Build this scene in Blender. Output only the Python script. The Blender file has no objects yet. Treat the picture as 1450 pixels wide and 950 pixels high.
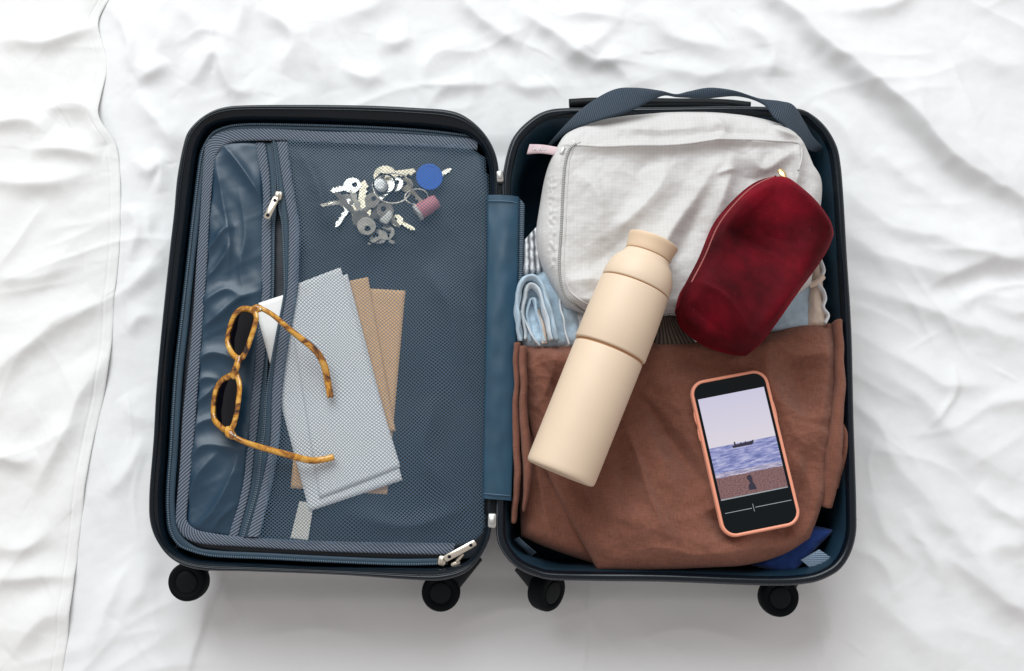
import bpy, math, random
import numpy as np
from mathutils import Vector, Matrix
random.seed(4)
sc = bpy.context.scene
COL = sc.collection

# ------------------------------------------------------------------ camera
TILT = math.radians(11.0)
DIST = 1.25
cam_d = bpy.data.cameras.new('camera')
cam = bpy.data.objects.new('camera', cam_d)
COL.objects.link(cam)
cam.location = (0, -DIST * math.sin(TILT), 0.115 + DIST * math.cos(TILT))
cam.rotation_euler = (TILT, 0, 0)
cam_d.sensor_width = 36.0
cam_d.lens = 36.0 * 1625 / 1450
cam_d.clip_start = 0.05
cam_d.clip_end = 100
sc.camera = cam

# ------------------------------------------------------------------ light: a room with one big window beyond the head of the bed
w = bpy.data.worlds.new('World')
sc.world = w
w.use_nodes = True
w.node_tree.nodes['Background'].inputs[0].default_value = (1.0, 0.945, 0.93, 1)
w.node_tree.nodes['Background'].inputs[1].default_value = 0.53
def area(name, loc, target, size, size_y, power, col):
    d = bpy.data.lights.new(name, 'AREA')
    d.shape = 'RECTANGLE'; d.size = size; d.size_y = size_y
    d.energy = power; d.color = col
    o = bpy.data.objects.new(name, d)
    COL.objects.link(o)
    o.location = loc
    o.rotation_euler = (Vector(target) - Vector(loc)).to_track_quat('-Z', 'Y').to_euler()
    return o
area('window_light', (-1.0, 3.7, 3.6), (0, 0, 0.05), 4.6, 3.4, 292, (0.92, 0.98, 1.0))
sc.view_settings.view_transform = 'Standard'
sc.view_settings.look = 'None'
sc.view_settings.exposure = 0.0
sc.view_settings.gamma = 1.0

# ------------------------------------------------------------------ helpers: numbers
def lin(r, g, b):
    f = lambda c: (c / 255) / 12.92 if c / 255 <= 0.04045 else (((c / 255) + 0.055) / 1.055) ** 2.4
    return (f(r), f(g), f(b))

_perm = np.random.RandomState(11).permutation(512)
_perm = np.concatenate([_perm, _perm, _perm])
_ang = np.random.RandomState(12).rand(512) * 2 * np.pi
def noise(x, y, seed=0):
    x = np.asarray(x, float) + seed * 17.31; y = np.asarray(y, float) + seed * 9.77
    xi = np.floor(x).astype(int); yi = np.floor(y).astype(int)
    xf = x - xi; yf = y - yi
    u = xf * xf * xf * (xf * (xf * 6 - 15) + 10); v = yf * yf * yf * (yf * (yf * 6 - 15) + 10)
    def g(ix, iy):
        a = _ang[_perm[(_perm[ix & 511] + iy) & 511]]
        return np.cos(a), np.sin(a)
    def d(ox, oy):
        gx, gy = g(xi + ox, yi + oy)
        return gx * (xf - ox) + gy * (yf - oy)
    a = d(0, 0) * (1 - u) + d(1, 0) * u
    b = d(0, 1) * (1 - u) + d(1, 1) * u
    return (a * (1 - v) + b * v) * 1.5
def fbm(x, y, seed=0, octv=4, gain=0.5):
    s = 0; a = 1; k = 1
    for i in range(octv):
        s = s + a * noise(x * k, y * k, seed + i * 3); a *= gain; k *= 2.03
    return s

def sstep(a, b, x):
    t = np.clip((x - a) / (b - a), 0, 1)
    return t * t * (3 - 2 * t)

def cat(pts, n, closed=False):
    """Catmull-Rom through pts, n points evenly spaced by length."""
    p = np.array(pts, float); m = len(p)
    out = []
    segs = m if closed else m - 1
    for i in range(segs):
        if closed:
            a, b, c, d = p[(i - 1) % m], p[i], p[(i + 1) % m], p[(i + 2) % m]
        else:
            b, c = p[i], p[i + 1]
            a = p[i - 1] if i else 2 * b - c
            d = p[i + 2] if i + 2 < m else 2 * c - b
        for t in np.linspace(0, 1, 24, endpoint=False):
            out.append(0.5 * (2 * b + (c - a) * t + (2 * a - 5 * b + 4 * c - d) * t * t + (3 * b - a - 3 * c + d) * t ** 3))
    out.append(p[0] if closed else p[-1])
    out = np.array(out)
    L = np.concatenate([[0], np.cumsum(np.linalg.norm(np.diff(out, axis=0), axis=1))])
    q = np.linspace(0, L[-1], n + 1)[:-1] if closed else np.linspace(0, L[-1], n)
    return np.stack([np.interp(q, L, out[:, k]) for k in range(out.shape[1])], 1)

def folds(X, Y, lst, xp=1.5):
    """Height of cloth folds: each is (ridge line, height, width on its left, width on its right)."""
    H = np.zeros_like(X)
    for pts, A, wl, wr in lst:
        p = cat(pts, 14)
        wm = max(wl, wr) * 2.6
        lo = p.min(0) - wm; hi = p.max(0) + wm
        mk = (X > lo[0]) & (X < hi[0]) & (Y > lo[1]) & (Y < hi[1])
        if not mk.any(): continue
        x = X[mk]; y = Y[mk]
        best = np.full(x.shape, 1e9); sd = np.zeros(x.shape); tt = np.zeros(x.shape)
        n = len(p) - 1
        for i in range(n):
            a = p[i]; b = p[i + 1]; e = b - a; L2 = e @ e + 1e-12
            t = np.clip(((x - a[0]) * e[0] + (y - a[1]) * e[1]) / L2, 0, 1)
            dx = x - a[0] - t * e[0]; dy = y - a[1] - t * e[1]
            d2 = dx * dx + dy * dy
            c = e[0] * dy - e[1] * dx
            up = d2 < best
            best = np.where(up, d2, best); sd = np.where(up, np.sign(c), sd); tt = np.where(up, (i + t) / n, tt)
        d = np.sqrt(best)
        ww = np.where(sd > 0, wl, wr)
        tap = np.clip(np.sin(np.pi * np.clip(tt * 0.94 + 0.03, 0, 1)), 0, 1) ** 0.7
        H[mk] += A * tap * np.exp(-(d / ww) ** xp)
    return H

# ------------------------------------------------------------------ helpers: objects
def tag(o, label=None, cat_=None, group=None, kind=None):
    if label: o['label'] = label
    if cat_: o['category'] = cat_
    if group: o['group'] = group
    if kind: o['kind'] = kind
    return o
ORG = {}
def thing(name, label, category, loc, group=None):
    o = bpy.data.objects.new(name, None)
    o.empty_display_size = 0.03
    COL.objects.link(o)
    o.location = loc
    ORG[o.name] = np.array(loc, float)
    return tag(o, label, category, group)
def mesh(name, V, F, mat, parent=None, uv=None, smooth=True, org=None):
    V = np.asarray(V, float)
    if parent is not None: o0 = ORG[parent.name]
    elif org is not None: o0 = np.array(org, float)
    else: o0 = np.zeros(3)
    me = bpy.data.meshes.new(name)
    Vl = V - o0
    if isinstance(F, np.ndarray):
        n = len(F); k = F.shape[1]
        me.vertices.add(len(Vl)); me.vertices.foreach_set('co', Vl.ravel())
        me.loops.add(n * k); me.loops.foreach_set('vertex_index', F.ravel().astype(np.int32))
        me.polygons.add(n); me.polygons.foreach_set('loop_start', np.arange(0, n * k, k, dtype=np.int32))
        me.update(calc_edges=True)
    else:
        me.from_pydata(Vl.tolist(), [], [tuple(int(i) for i in f) for f in F])
    if uv is not None:
        li = np.zeros(len(me.loops), np.int32); me.loops.foreach_get('vertex_index', li)
        me.uv_layers.new(name='UVMap').data.foreach_set('uv', np.asarray(uv, float)[li].ravel())
    me.polygons.foreach_set('use_smooth', [smooth] * len(me.polygons))
    me.validate(); me.update()
    if mat is not None: me.materials.append(mat)
    o = bpy.data.objects.new(name, me)
    COL.objects.link(o)
    if parent is not None:
        o.parent = parent
        ORG[o.name] = o0
    else:
        o.location = tuple(o0); ORG[o.name] = o0
    return o

def gridfaces(nr, nc, off=0, wrap=False):
    i = np.arange(nr - 1)[:, None]; j = np.arange(nc if wrap else nc - 1)[None, :]
    j2 = (j + 1) % nc
    a = i * nc + j; b = (i + 1) * nc + j; c = (i + 1) * nc + j2; d = i * nc + j2
    return np.stack([a, b, c, d], -1).reshape(-1, 4) + off

def loft(rings, cap0=True, cap1=False):
    """closed rings (n,3) one after another"""
    n = len(rings[0]); V = np.concatenate(rings)
    F = [tuple(f) for f in gridfaces(len(rings), n, 0, True)]
    if cap0: F.append(tuple(range(n)))
    if cap1: F.append(tuple(range((len(rings) - 1) * n + n - 1, (len(rings) - 1) * n - 1, -1)))
    return V, F
def merge(*parts):
    V = []; F = []; o = 0
    for v, f in parts:
        V.append(np.asarray(v, float)); F += [tuple(int(i) + o for i in q) for q in f]; o += len(v)
    return np.concatenate(V), F

def tube(pts, a, b=None, n=10, up=(0, 0, 1), closed=False, res=None, caps=True):
    """sweep an ellipse (half width a, half height b) along pts; returns V, F, uv"""
    P = cat(pts, res or len(pts) * 6, closed); m = len(P)
    a = np.interp(np.linspace(0, 1, m), np.linspace(0, 1, np.size(a)), np.atleast_1d(a))
    b = a if b is None else np.interp(np.linspace(0, 1, m), np.linspace(0, 1, np.size(b)), np.atleast_1d(b))
    Tn = (np.roll(P, -1, 0) - np.roll(P, 1, 0)) if closed else np.gradient(P, axis=0)
    Tn /= np.linalg.norm(Tn, axis=1)[:, None] + 1e-12
    U = np.array(up, float)
    S = np.cross(Tn, U); S /= np.linalg.norm(S, axis=1)[:, None] + 1e-12
    N = np.cross(S, Tn)
    L = np.concatenate([[0], np.cumsum(np.linalg.norm(np.diff(P, axis=0), axis=1))])
    th = np.linspace(0, 2 * np.pi, n, endpoint=False)
    V = []; UV = []
    for i in range(m):
        V.append(P[i] + S[i] * (a[i] * np.cos(th))[:, None] + N[i] * (b[i] * np.sin(th))[:, None])
        UV.append(np.stack([np.full(n, L[i]), th / (2 * np.pi)], 1))
    F = [tuple(f) for f in gridfaces(m, n, 0, True)]
    V = np.concatenate(V)
    if closed:
        o = (m - 1) * n
        F += [(o + j, j, (j + 1) % n, o + (j + 1) % n) for j in range(n)]
    elif caps:
        F.append(tuple(range(n))); F.append(tuple(range(m * n - 1, (m - 1) * n - 1, -1)))
    return V, F, np.concatenate(UV)

def strip(Lp, Rp, z, n=80, m=7, dome=0.0, thick=0.0012, zf=None):
    """band between two edge lines, with turned-down edges; u along, v across in metres"""
    A = cat(Lp, n); B = cat(Rp, n)
    if A.shape[1] == 2:
        A = np.column_stack([A, np.full(n, z)]); B = np.column_stack([B, np.full(n, z)])
    C = (A + B) / 2
    u = np.concatenate([[0], np.cumsum(np.linalg.norm(np.diff(C, axis=0), axis=1))])
    V = np.zeros((n, m + 2, 3)); UV = np.zeros((n, m + 2, 2))
    wd = np.linalg.norm(B - A, axis=1)
    Tg = np.gradient(C, axis=0); Tg /= np.linalg.norm(Tg, axis=1)[:, None] + 1e-12
    for k in range(m):
        s = k / (m - 1)
        V[:, k + 1] = A * (1 - s) + B * s
        V[:, k + 1, 2] += dome * (1 - (2 * s - 1) ** 2)
        UV[:, k + 1, 0] = u + ((V[:, k + 1] - C) * Tg).sum(1); UV[:, k + 1, 1] = s * wd
    V[:, 0] = A; V[:, 0, 2] -= thick; V[:, m + 1] = B; V[:, m + 1, 2] -= thick
    UV[:, 0, 0] = u; UV[:, m + 1, 0] = u; UV[:, m + 1, 1] = wd
    if zf is not None: V[:, :, 2] += zf(V[:, :, 0], V[:, :, 1])
    return V.reshape(-1, 3), gridfaces(n, m + 2), UV.reshape(-1, 2)

def patch(top, right, bottom, left, nu, nv, zb, H, r, skirt=0.0, extra=None):
    """cloth patch filling four edge lines, rounded down towards its edges"""
    q = lambda n: 0.55 * np.linspace(0, 1, n) + 0.45 * (0.5 - 0.5 * np.cos(np.pi * np.linspace(0, 1, n)))
    s = q(nu); t = q(nv)
    def at(c, k):
        d = cat(c, 400); x = k * 399
        return np.stack([np.interp(x, np.arange(400), d[:, i]) for i in (0, 1)], 1)
    Tp, Bt, Lf, Rt = at(top, s), at(bottom, s), at(left, t), at(right, t)
    S = s[None, :, None]; U = t[:, None, None]
    P = (1 - U) * Tp[None] + U * Bt[None] + (1 - S) * Lf[:, None] + S * Rt[:, None] \
        - ((1 - S) * (1 - U) * Tp[0] + S * (1 - U) * Tp[-1] + (1 - S) * U * Bt[0] + S * U * Bt[-1])
    X = P[..., 0]; Y = P[..., 1]
    W = 0.5 * (np.linalg.norm(np.diff(Tp, axis=0), axis=1).sum() + np.linalg.norm(np.diff(Bt, axis=0), axis=1).sum())
    Hh = 0.5 * (np.linalg.norm(np.diff(Lf, axis=0), axis=1).sum() + np.linalg.norm(np.diff(Rt, axis=0), axis=1).sum())
    if np.size(r) == 1: r = (r,) * 4
    f = lambda d, rr: np.sqrt(np.clip(1 - (1 - np.clip(d / rr, 0, 1)) ** 2, 0, 1))
    e = f(s[None] * W, r[0]) * f((1 - s)[None] * W, r[1]) * f(t[:, None] * Hh, r[2]) * f((1 - t)[:, None] * Hh, r[3])
    Z = zb + H * e
    if extra is not None: Z = Z + extra(X, Y) * np.clip(e * 1.4, 0, 1)
    UV = np.stack([np.broadcast_to(s[None] * W, X.shape), np.broadcast_to(t[:, None] * Hh, X.shape)], -1)
    if skirt:
        X = np.pad(X, 1, mode='edge'); Y = np.pad(Y, 1, mode='edge'); Z0 = np.pad(Z, 1, mode='edge')
        Z0[0] -= skirt; Z0[-1] -= skirt; Z0[1:-1, 0] -= skirt; Z0[1:-1, -1] -= skirt
        Z = Z0; UV = np.pad(UV, ((1, 1), (1, 1), (0, 0)), mode='edge')
    V = np.stack([X, Y, Z], -1)
    return V.reshape(-1, 3), gridfaces(*X.shape), UV.reshape(-1, 2)

def lathe(prof, c, ax, n=48, cap=True):
    ax = Vector(ax).normalized()
    q = ax.orthogonal().normalized(); r = ax.cross(q)
    q, r, ax, c = map(np.array, (q, r, ax, c))
    th = np.linspace(0, 2 * np.pi, n, endpoint=False)
    rings = [c + ax * h + rad * (np.cos(th)[:, None] * q + np.sin(th)[:, None] * r) for rad, h in prof]
    return loft(rings, cap, cap)

def prism(poly, z0, z1, bev=0.0004):
    """flat piece: outline (n,2) from z0 up to z1 with a small bevel"""
    p = np.array(poly, float); c = p.mean(0)
    ins = lambda d: p + (c - p) / (np.linalg.norm(c - p, axis=1)[:, None] + 1e-9) * d
    rings = [np.column_stack([ins(bev), np.full(len(p), z0)]), np.column_stack([p, np.full(len(p), z0 + bev)]),
             np.column_stack([p, np.full(len(p), z1 - bev)]), np.column_stack([ins(bev), np.full(len(p), z1)])]
    return loft(rings, True, True)

def rrect(w_, h_, r_, n=8):
    out = []
    for cx, cy, a0 in ((w_ / 2 - r_, h_ / 2 - r_, 0), (-w_ / 2 + r_, h_ / 2 - r_, 90), (-w_ / 2 + r_, -h_ / 2 + r_, 180), (w_ / 2 - r_, -h_ / 2 + r_, 270)):
        for k in range(n + 1):
            a = math.radians(a0 + 90 * k / n)
            out.append((cx + r_ * math.cos(a), cy + r_ * math.sin(a)))
    return np.array(out)
def place(p2, c, ang):
    ca, sa = math.cos(ang), math.sin(ang)
    p2 = np.asarray(p2, float)
    return np.stack([c[0] + p2[:, 0] * ca - p2[:, 1] * sa, c[1] + p2[:, 0] * sa + p2[:, 1] * ca], 1)

# ------------------------------------------------------------------ helpers: materials
class NB:
    def __init__(s, name):
        s.m = bpy.data.materials.new(name); s.m.use_nodes = True
        s.nt = s.m.node_tree; s.bsdf = s.nt.nodes['Principled BSDF']
    def n(s, t, **kw):
        k = s.nt.nodes.new(t)
        for a, b in kw.items(): setattr(k, a, b)
        return k
    def put(s, sock, v):
        if hasattr(v, 'links'): s.nt.links.new(v, sock)
        elif isinstance(v, tuple) and len(v) == 3 and sock.type == 'RGBA': sock.default_value = (*v, 1)
        else: sock.default_value = v
    def math(s, op, a, b=0.0, c=0.0):
        k = s.n('ShaderNodeMath', operation=op)
        s.put(k.inputs[0], a); s.put(k.inputs[1], b); s.put(k.inputs[2], c)
        return k.outputs[0]
    def mix(s, f, a, b):
        k = s.n('ShaderNodeMix', data_type='RGBA')
        s.put(k.inputs[0], f); s.put(k.inputs[6], a); s.put(k.inputs[7], b)
        return k.outputs[2]
    def obj(s): return s.n('ShaderNodeTexCoord').outputs['Object']
    def uv(s):
        x = s.n('ShaderNodeSeparateXYZ'); s.put(x.inputs[0], s.n('ShaderNodeTexCoord').outputs['UV'])
        return x.outputs[0], x.outputs[1]
    def noise(s, scale, detail=3, rough=0.5, vec=None, dist=0.0):
        k = s.n('ShaderNodeTexNoise'); s.put(k.inputs['Vector'], vec if vec is not None else s.obj())
        k.inputs['Scale'].default_value = scale; k.inputs['Detail'].default_value = detail
        k.inputs['Roughness'].default_value = rough; k.inputs['Distortion'].default_value = dist
        return k.outputs[0]
    def ramp(s, f, stops):
        k = s.n('ShaderNodeValToRGB'); s.put(k.inputs[0], f)
        e = k.color_ramp.elements
        while len(e) < len(stops): e.new(0.5)
        for q, (p, c) in zip(e, stops): q.position = p; q.color = (*c, 1)
        return k.outputs[0]
    def bump(s, h, strength=0.5, dist=0.001, prev=None):
        k = s.n('ShaderNodeBump'); k.inputs['Strength'].default_value = strength; k.inputs['Distance'].default_value = dist
        s.put(k.inputs['Height'], h)
        if prev is not None: s.put(k.inputs['Normal'], prev)
        s.nt.links.new(k.outputs[0], s.bsdf.inputs['Normal'])
        return k.outputs[0]
    def set(s, **kw):
        for a, v in kw.items():
            s.put(s.bsdf.inputs[a.replace('_', ' ')], v)
        return s
def M(name, col, rough=0.6, metal=0.0, var=0.15, vscale=25, bump=0.0, bscale=400, bdist=0.0006, spec=0.5, sheen=0.0, coat=0.0):
    b = NB(name)
    f = b.math('MULTIPLY_ADD', b.math('SUBTRACT', b.noise(vscale, 4), 0.5), var * 2.4, 1.0)
    k = b.n('ShaderNodeVectorMath', operation='SCALE'); k.inputs[0].default_value = col; b.put(k.inputs[3], f)
    b.set(Base_Color=k.outputs[0], Roughness=rough, Metallic=metal)
    b.bsdf.inputs['Specular IOR Level'].default_value = spec
    if sheen: b.set(Sheen_Weight=sheen, Sheen_Roughness=0.4)
    if coat: b.set(Coat_Weight=coat, Coat_Roughness=0.1)
    if bump: b.bump(b.noise(bscale, 3), bump, bdist)
    return b.m

def weave_cloth(name, col, pitch, rough=0.85, depth=0.35, var=0.12, vscale=18, col2=None, sheen=0.15, crease=0.0):
    """plain woven cloth: two crossing thread waves as fine relief, cloudy colour"""
    b = NB(name)
    sx = b.n('ShaderNodeSeparateXYZ'); b.put(sx.inputs[0], b.obj())
    k = 2 * math.pi / pitch
    h = b.math('ADD', b.math('SINE', b.math('MULTIPLY', sx.outputs[0], k)), b.math('SINE', b.math('MULTIPLY', sx.outputs[1], k)))
    h = b.math('ADD', h, b.math('MULTIPLY', b.noise(900, 2), 1.5))
    n = b.noise(vscale, 5, 0.6)
    c = b.mix(n, tuple(x * (1 - var) for x in col), tuple(min(1, x * (1 + var)) for x in (col2 or col)))
    b.set(Base_Color=c, Roughness=rough, Sheen_Weight=sheen)
    p = b.bump(h, depth, pitch * 0.25)
    if crease: b.bump(b.noise(70, 5, 0.6, dist=1.5), crease, 0.002, p)
    return b.m

def twill(name, dark, light, pu, pv, rough=0.75, edge=None):
    b = NB(name); u, v = b.uv()
    s = b.math('SINE', b.math('ADD', b.math('MULTIPLY', u, 2 * math.pi / pu), b.math('MULTIPLY', v, 2 * math.pi / pv)))
    s = b.math('MULTIPLY_ADD', s, 0.5, 0.5)
    s = b.math('POWER', s, 0.8)
    n = b.noise(700, 2)
    f = b.math('MULTIPLY', s, b.math('MULTIPLY_ADD', n, 0.9, 0.5))
    b.set(Base_Color=b.mix(f, dark, light), Roughness=rough, Sheen_Weight=0.04)
    b.bump(s, 0.8, 0.0008)
    return b.m

MAT = {}
MAT['sheet'] = weave_cloth('white_cotton', (0.80, 0.805, 0.81), 0.0011, depth=0.10, var=0.02, vscale=9, sheen=0.1, crease=0.03)
MAT['sheet2'] = weave_cloth('white_cotton_hem', (0.81, 0.81, 0.80), 0.0011, depth=0.10, var=0.02, vscale=7, sheen=0.1, crease=0.04)
MAT['shell'] = M('glossy_navy_black_shell', (0.0018, 0.006, 0.011), 0.2, var=0.3, bump=0.04, bscale=120, spec=0.35)
MAT['black'] = M('black_plastic', (0.0015, 0.0035, 0.0055), 0.5, var=0.4, bump=0.1, bscale=500, spec=0.2)
MAT['rubber'] = M('black_rubber', (0.0015, 0.003, 0.0045), 0.7, var=0.4, bump=0.2, bscale=600, spec=0.15)
MAT['lining'] = M('dark_navy_lining', (0.003, 0.009, 0.017), 0.42, var=0.3, bump=0.3, bscale=40, bdist=0.003)
MAT['lining2'] = M('teal_navy_lining', (0.009, 0.030, 0.050), 0.42, var=0.3, bump=0.35, bscale=35, bdist=0.004)
MAT['satin'] = M('navy_satin', (0.005, 0.034, 0.068), 0.40, var=0.15, bump=0.12, bscale=900, spec=0.6, sheen=0.03)
MAT['flap'] = M('navy_flap_cloth', (0.009, 0.052, 0.095), 0.46, var=0.25, bump=0.2, bscale=900, bdist=0.0004)
MAT['twill'] = twill('grey_blue_herringbone_tape', (0.012, 0.022, 0.040), (0.185, 0.222, 0.285), 0.0042, 0.0042)
MAT['coil'] = twill('navy_zip_coil', (0.004, 0.012, 0.022), (0.10, 0.16, 0.22), 0.0024, 9.0, 0.4)
MAT['tape'] = M('navy_zip_tape', (0.014, 0.042, 0.070), 0.6, var=0.3, bump=0.4, bscale=700)
MAT['coilblk'] = twill('black_zip_coil', (0.002, 0.004, 0.006), (0.05, 0.06, 0.075), 0.0024, 9.0, 0.4)
MAT['webbing'] = twill('navy_webbing', (0.009, 0.024, 0.042), (0.042, 0.070, 0.105), 0.0022, 9.0, 0.65)
MAT['net'] = M('grey_blue_net_thread', (0.068, 0.130, 0.200), 0.55, var=0.15, vscale=12)
MAT['nickel'] = M('warm_nickel', (0.72, 0.66, 0.56), 0.3, 1.0, var=0.12, vscale=300, bump=0.1, bscale=800)
MAT['clip'] = M('grey_metal_clip', (0.55, 0.55, 0.53), 0.4, 0.8, var=0.2, vscale=200)
MAT['keymetal'] = M('brushed_key_metal', (0.52, 0.48, 0.40), 0.28, 0.95, var=0.5, vscale=120, bump=0.3, bscale=900)
MAT['keybright'] = M('bright_key_steel', (0.66, 0.64, 0.58), 0.26, 1.0, var=0.3, vscale=150, bump=0.2, bscale=900)
MAT['keydark'] = M('dark_key_steel', (0.20, 0.18, 0.15), 0.3, 0.9, var=0.5, vscale=120)
MAT['keybrass'] = M('worn_key_brass', (0.52, 0.46, 0.34), 0.3, 0.95, var=0.4, vscale=120)
MAT['bluecap'] = M('blue_plastic_disc', (0.018, 0.16, 0.72), 0.45, var=0.1)
MAT['pink'] = M('pink_rubber', (0.66, 0.24, 0.27), 0.55, var=0.15)
MAT['offwhite'] = M('off_white_plastic', (0.68, 0.66, 0.6), 0.5)
MAT['paper'] = M('white_paper', (0.86, 0.865, 0.86), 0.8, var=0.03, bump=0.1, bscale=90, bdist=0.001)
MAT['kraft'] = M('brown_kraft_paper', (0.78, 0.49, 0.25), 0.85, var=0.10, vscale=120, bump=0.15, bscale=300)
MAT['tagpaper'] = M('cream_paper', (0.72, 0.69, 0.61), 0.85, var=0.05)
MAT['bottle'] = M('sand_powder_coat', lin(229, 206, 180), 0.52, var=0.02, vscale=60, bump=0.06, bscale=1500, bdist=0.0002)
MAT['bottle2'] = M('sand_powder_coat_deep', lin(227, 199, 168), 0.5, var=0.02, vscale=60, bump=0.06, bscale=1500, bdist=0.0002)
MAT['groove'] = M('tan_gasket', lin(176, 130, 92), 0.6)
MAT['grey'] = None
MAT['case'] = M('coral_silicone', lin(240, 158, 128), 0.45, var=0.03, sheen=0.2)
MAT['glassblk'] = M('black_phone_glass', (0.0008, 0.004, 0.006), 0.1, var=0.1, spec=0.22)
MAT['ship'] = M('dark_print', (0.035, 0.03, 0.05), 0.5, spec=0.2)
MAT['lineprint'] = M('grey_print', (0.32, 0.36, 0.38), 0.4)
MAT['gold'] = M('gold_metal', (0.83, 0.60, 0.30), 0.28, 1.0)
MAT['rosezip'] = twill('rose_gold_zip', (0.20, 0.01, 0.02), (0.62, 0.20, 0.18), 0.0018, 9.0, 0.4)
def linen_mat():
    b = NB('brown_linen')
    sx = b.n('ShaderNodeSeparateXYZ'); b.put(sx.inputs[0], b.obj())
    k = 2 * math.pi / 0.0011
    h = b.math('ADD', b.math('SINE', b.math('MULTIPLY', sx.outputs[0], k)), b.math('SINE', b.math('MULTIPLY', sx.outputs[1], k)))
    def streak(ax, ay, sc_):
        v = b.n('ShaderNodeCombineXYZ'); b.put(v.inputs[0], b.math('MULTIPLY', sx.outputs[0], ax)); b.put(v.inputs[1], b.math('MULTIPLY', sx.outputs[1], ay))
        return b.noise(sc_, 3, 0.6, v.outputs[0])
    st = b.math('ADD', streak(1, 9, 110), streak(9, 1, 110))
    f = b.math('ADD', b.math('MULTIPLY_ADD', st, 0.75, -0.45), b.math('MULTIPLY', b.noise(30, 5, 0.65), 0.45))
    b.set(Base_Color=b.mix(f, (0.120, 0.044, 0.028), (0.375, 0.155, 0.102)), Roughness=0.92, Sheen_Weight=0.12)
    b.bsdf.inputs['Specular IOR Level'].default_value = 0.2
    p = b.bump(b.math('ADD', h, b.math('MULTIPLY', st, 3.0)), 0.6, 0.0004)
    b.bump(b.noise(110, 4, 0.6, dist=1.0), 0.25, 0.0012, p)
    return b.m
MAT['brown'] = linen_mat()
MAT['denim'] = weave_cloth('pale_blue_denim', (0.50, 0.64, 0.75), 0.0012, depth=0.5, var=0.25, vscale=60, sheen=0.1, crease=0.3)
MAT['denimhem'] = weave_cloth('white_blue_hem', (0.70, 0.77, 0.82), 0.0012, depth=0.4, var=0.12, vscale=60)
MAT['cream'] = weave_cloth('cream_cotton', (0.70, 0.57, 0.47), 0.0012, depth=0.3, var=0.1, vscale=60)
MAT['whitecloth'] = weave_cloth('white_cloth', (0.75, 0.77, 0.79), 0.0012, depth=0.3, var=0.05)
MAT['royal'] = weave_cloth('royal_blue_cloth', (0.008, 0.045, 0.22), 0.0012, depth=0.3, var=0.2)
MAT['strapend'] = weave_cloth('grey_blue_patch', (0.22, 0.31, 0.42), 0.0022, depth=0.6, var=0.1)
MAT['pulltab'] = M('pale_pink_ribbon', (0.62, 0.48, 0.50), 0.7, var=0.2, vscale=120)

def packing_mat():
    b = NB('pale_grey_ripstop_nylon')
    sx = b.n('ShaderNodeSeparateXYZ'); b.put(sx.inputs[0], b.obj())
    def grid(s):
        a = b.math('ABSOLUTE', b.math('SINE', b.math('MULTIPLY', s, math.pi / 0.0042)))
        return b.math('LESS_THAN', a, 0.16)
    g = b.math('MAXIMUM', grid(sx.outputs[0]), grid(sx.outputs[1]))
    n = b.noise(14, 4)
    c = b.mix(n, (0.52, 0.505, 0.49), (0.64, 0.632, 0.625))
    c = b.mix(b.math('MULTIPLY', g, 0.35), c, (0.76, 0.76, 0.76))
    b.set(Base_Color=c, Roughness=0.55, Sheen_Weight=0.1)
    p = b.bump(g, 0.25, 0.0003)
    b.bump(b.noise(45, 5, 0.6, dist=1.2), 0.18, 0.003, p)
    return b.m
MAT['packing'] = packing_mat()
MAT['packzip'] = twill('grey_nylon_zip', (0.22, 0.22, 0.21), (0.52, 0.52, 0.50), 0.0020, 9.0, 0.6)
def velvet_mat():
    b = NB('crimson_velvet')
    n = b.ramp(b.noise(13, 4, 0.6), [(0.36, (0.045, 0.0004, 0.0028)), (0.52, (0.105, 0.0009, 0.0060)), (0.68, (0.20, 0.0018, 0.0115))])  # light and dark of the brushed pile, put into the colour as noise patches
    c = n
    lint = b.math('GREATER_THAN', b.noise(420, 1), 0.775)
    c = b.mix(b.math('MULTIPLY', lint, 0.10), c, (0.45, 0.22, 0.24))
    b.set(Base_Color=c, Roughness=0.8, Sheen_Weight=0.30, Sheen_Roughness=0.25, Sheen_Tint=(1.0, 0.012, 0.05))
    b.bsdf.inputs['Specular IOR Level'].default_value = 0.15
    b.bump(b.noise(900, 3), 0.5, 0.0008)
    return b.m
MAT['velvet'] = velvet_mat()
def tortoise_mat():
    b = NB('amber_tortoiseshell_acetate')
    n = b.noise(48, 4, 0.6, dist=1.8)
    c = b.ramp(n, [(0.33, (0.030, 0.009, 0.004)), (0.43, (0.36, 0.13, 0.012)), (0.52, (0.72, 0.33, 0.030)), (0.70, (0.85, 0.56, 0.16))])
    b.set(Base_Color=c, Roughness=0.14, Coat_Weight=0.6, Coat_Roughness=0.05)
    b.set(Transmission_Weight=0.12)
    return b.m
MAT['tortoise'] = tortoise_mat()
def lens_mat():
    b = NB('dark_sunglass_lens')
    b.set(Base_Color=(0.002, 0.002, 0.004), Roughness=0.06)
    b.bsdf.inputs['Specular IOR Level'].default_value = 0.2
    return b.m
MAT['lens'] = lens_mat()
def stripe_cloth(name, a, c, pitch):
    b = NB(name); u, v = b.uv()
    wv = b.math('ADD', b.math('MULTIPLY', u, 2 * math.pi / pitch), b.math('MULTIPLY', b.noise(60, 3), 6.0))
    s = b.math('MULTIPLY_ADD', b.math('SINE', wv), 0.5, 0.5)
    b.set(Base_Color=b.mix(s, a, c), Roughness=0.9); b.bump(s, 0.6, 0.001)
    return b.m
MAT['pattern'] = stripe_cloth('black_white_striped_cloth', (0.10, 0.11, 0.13), (0.70, 0.72, 0.74), 0.007)
MAT['knit'] = stripe_cloth('dark_brown_rib_knit', (0.022, 0.015, 0.012), (0.13, 0.095, 0.075), 0.0036)
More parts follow.
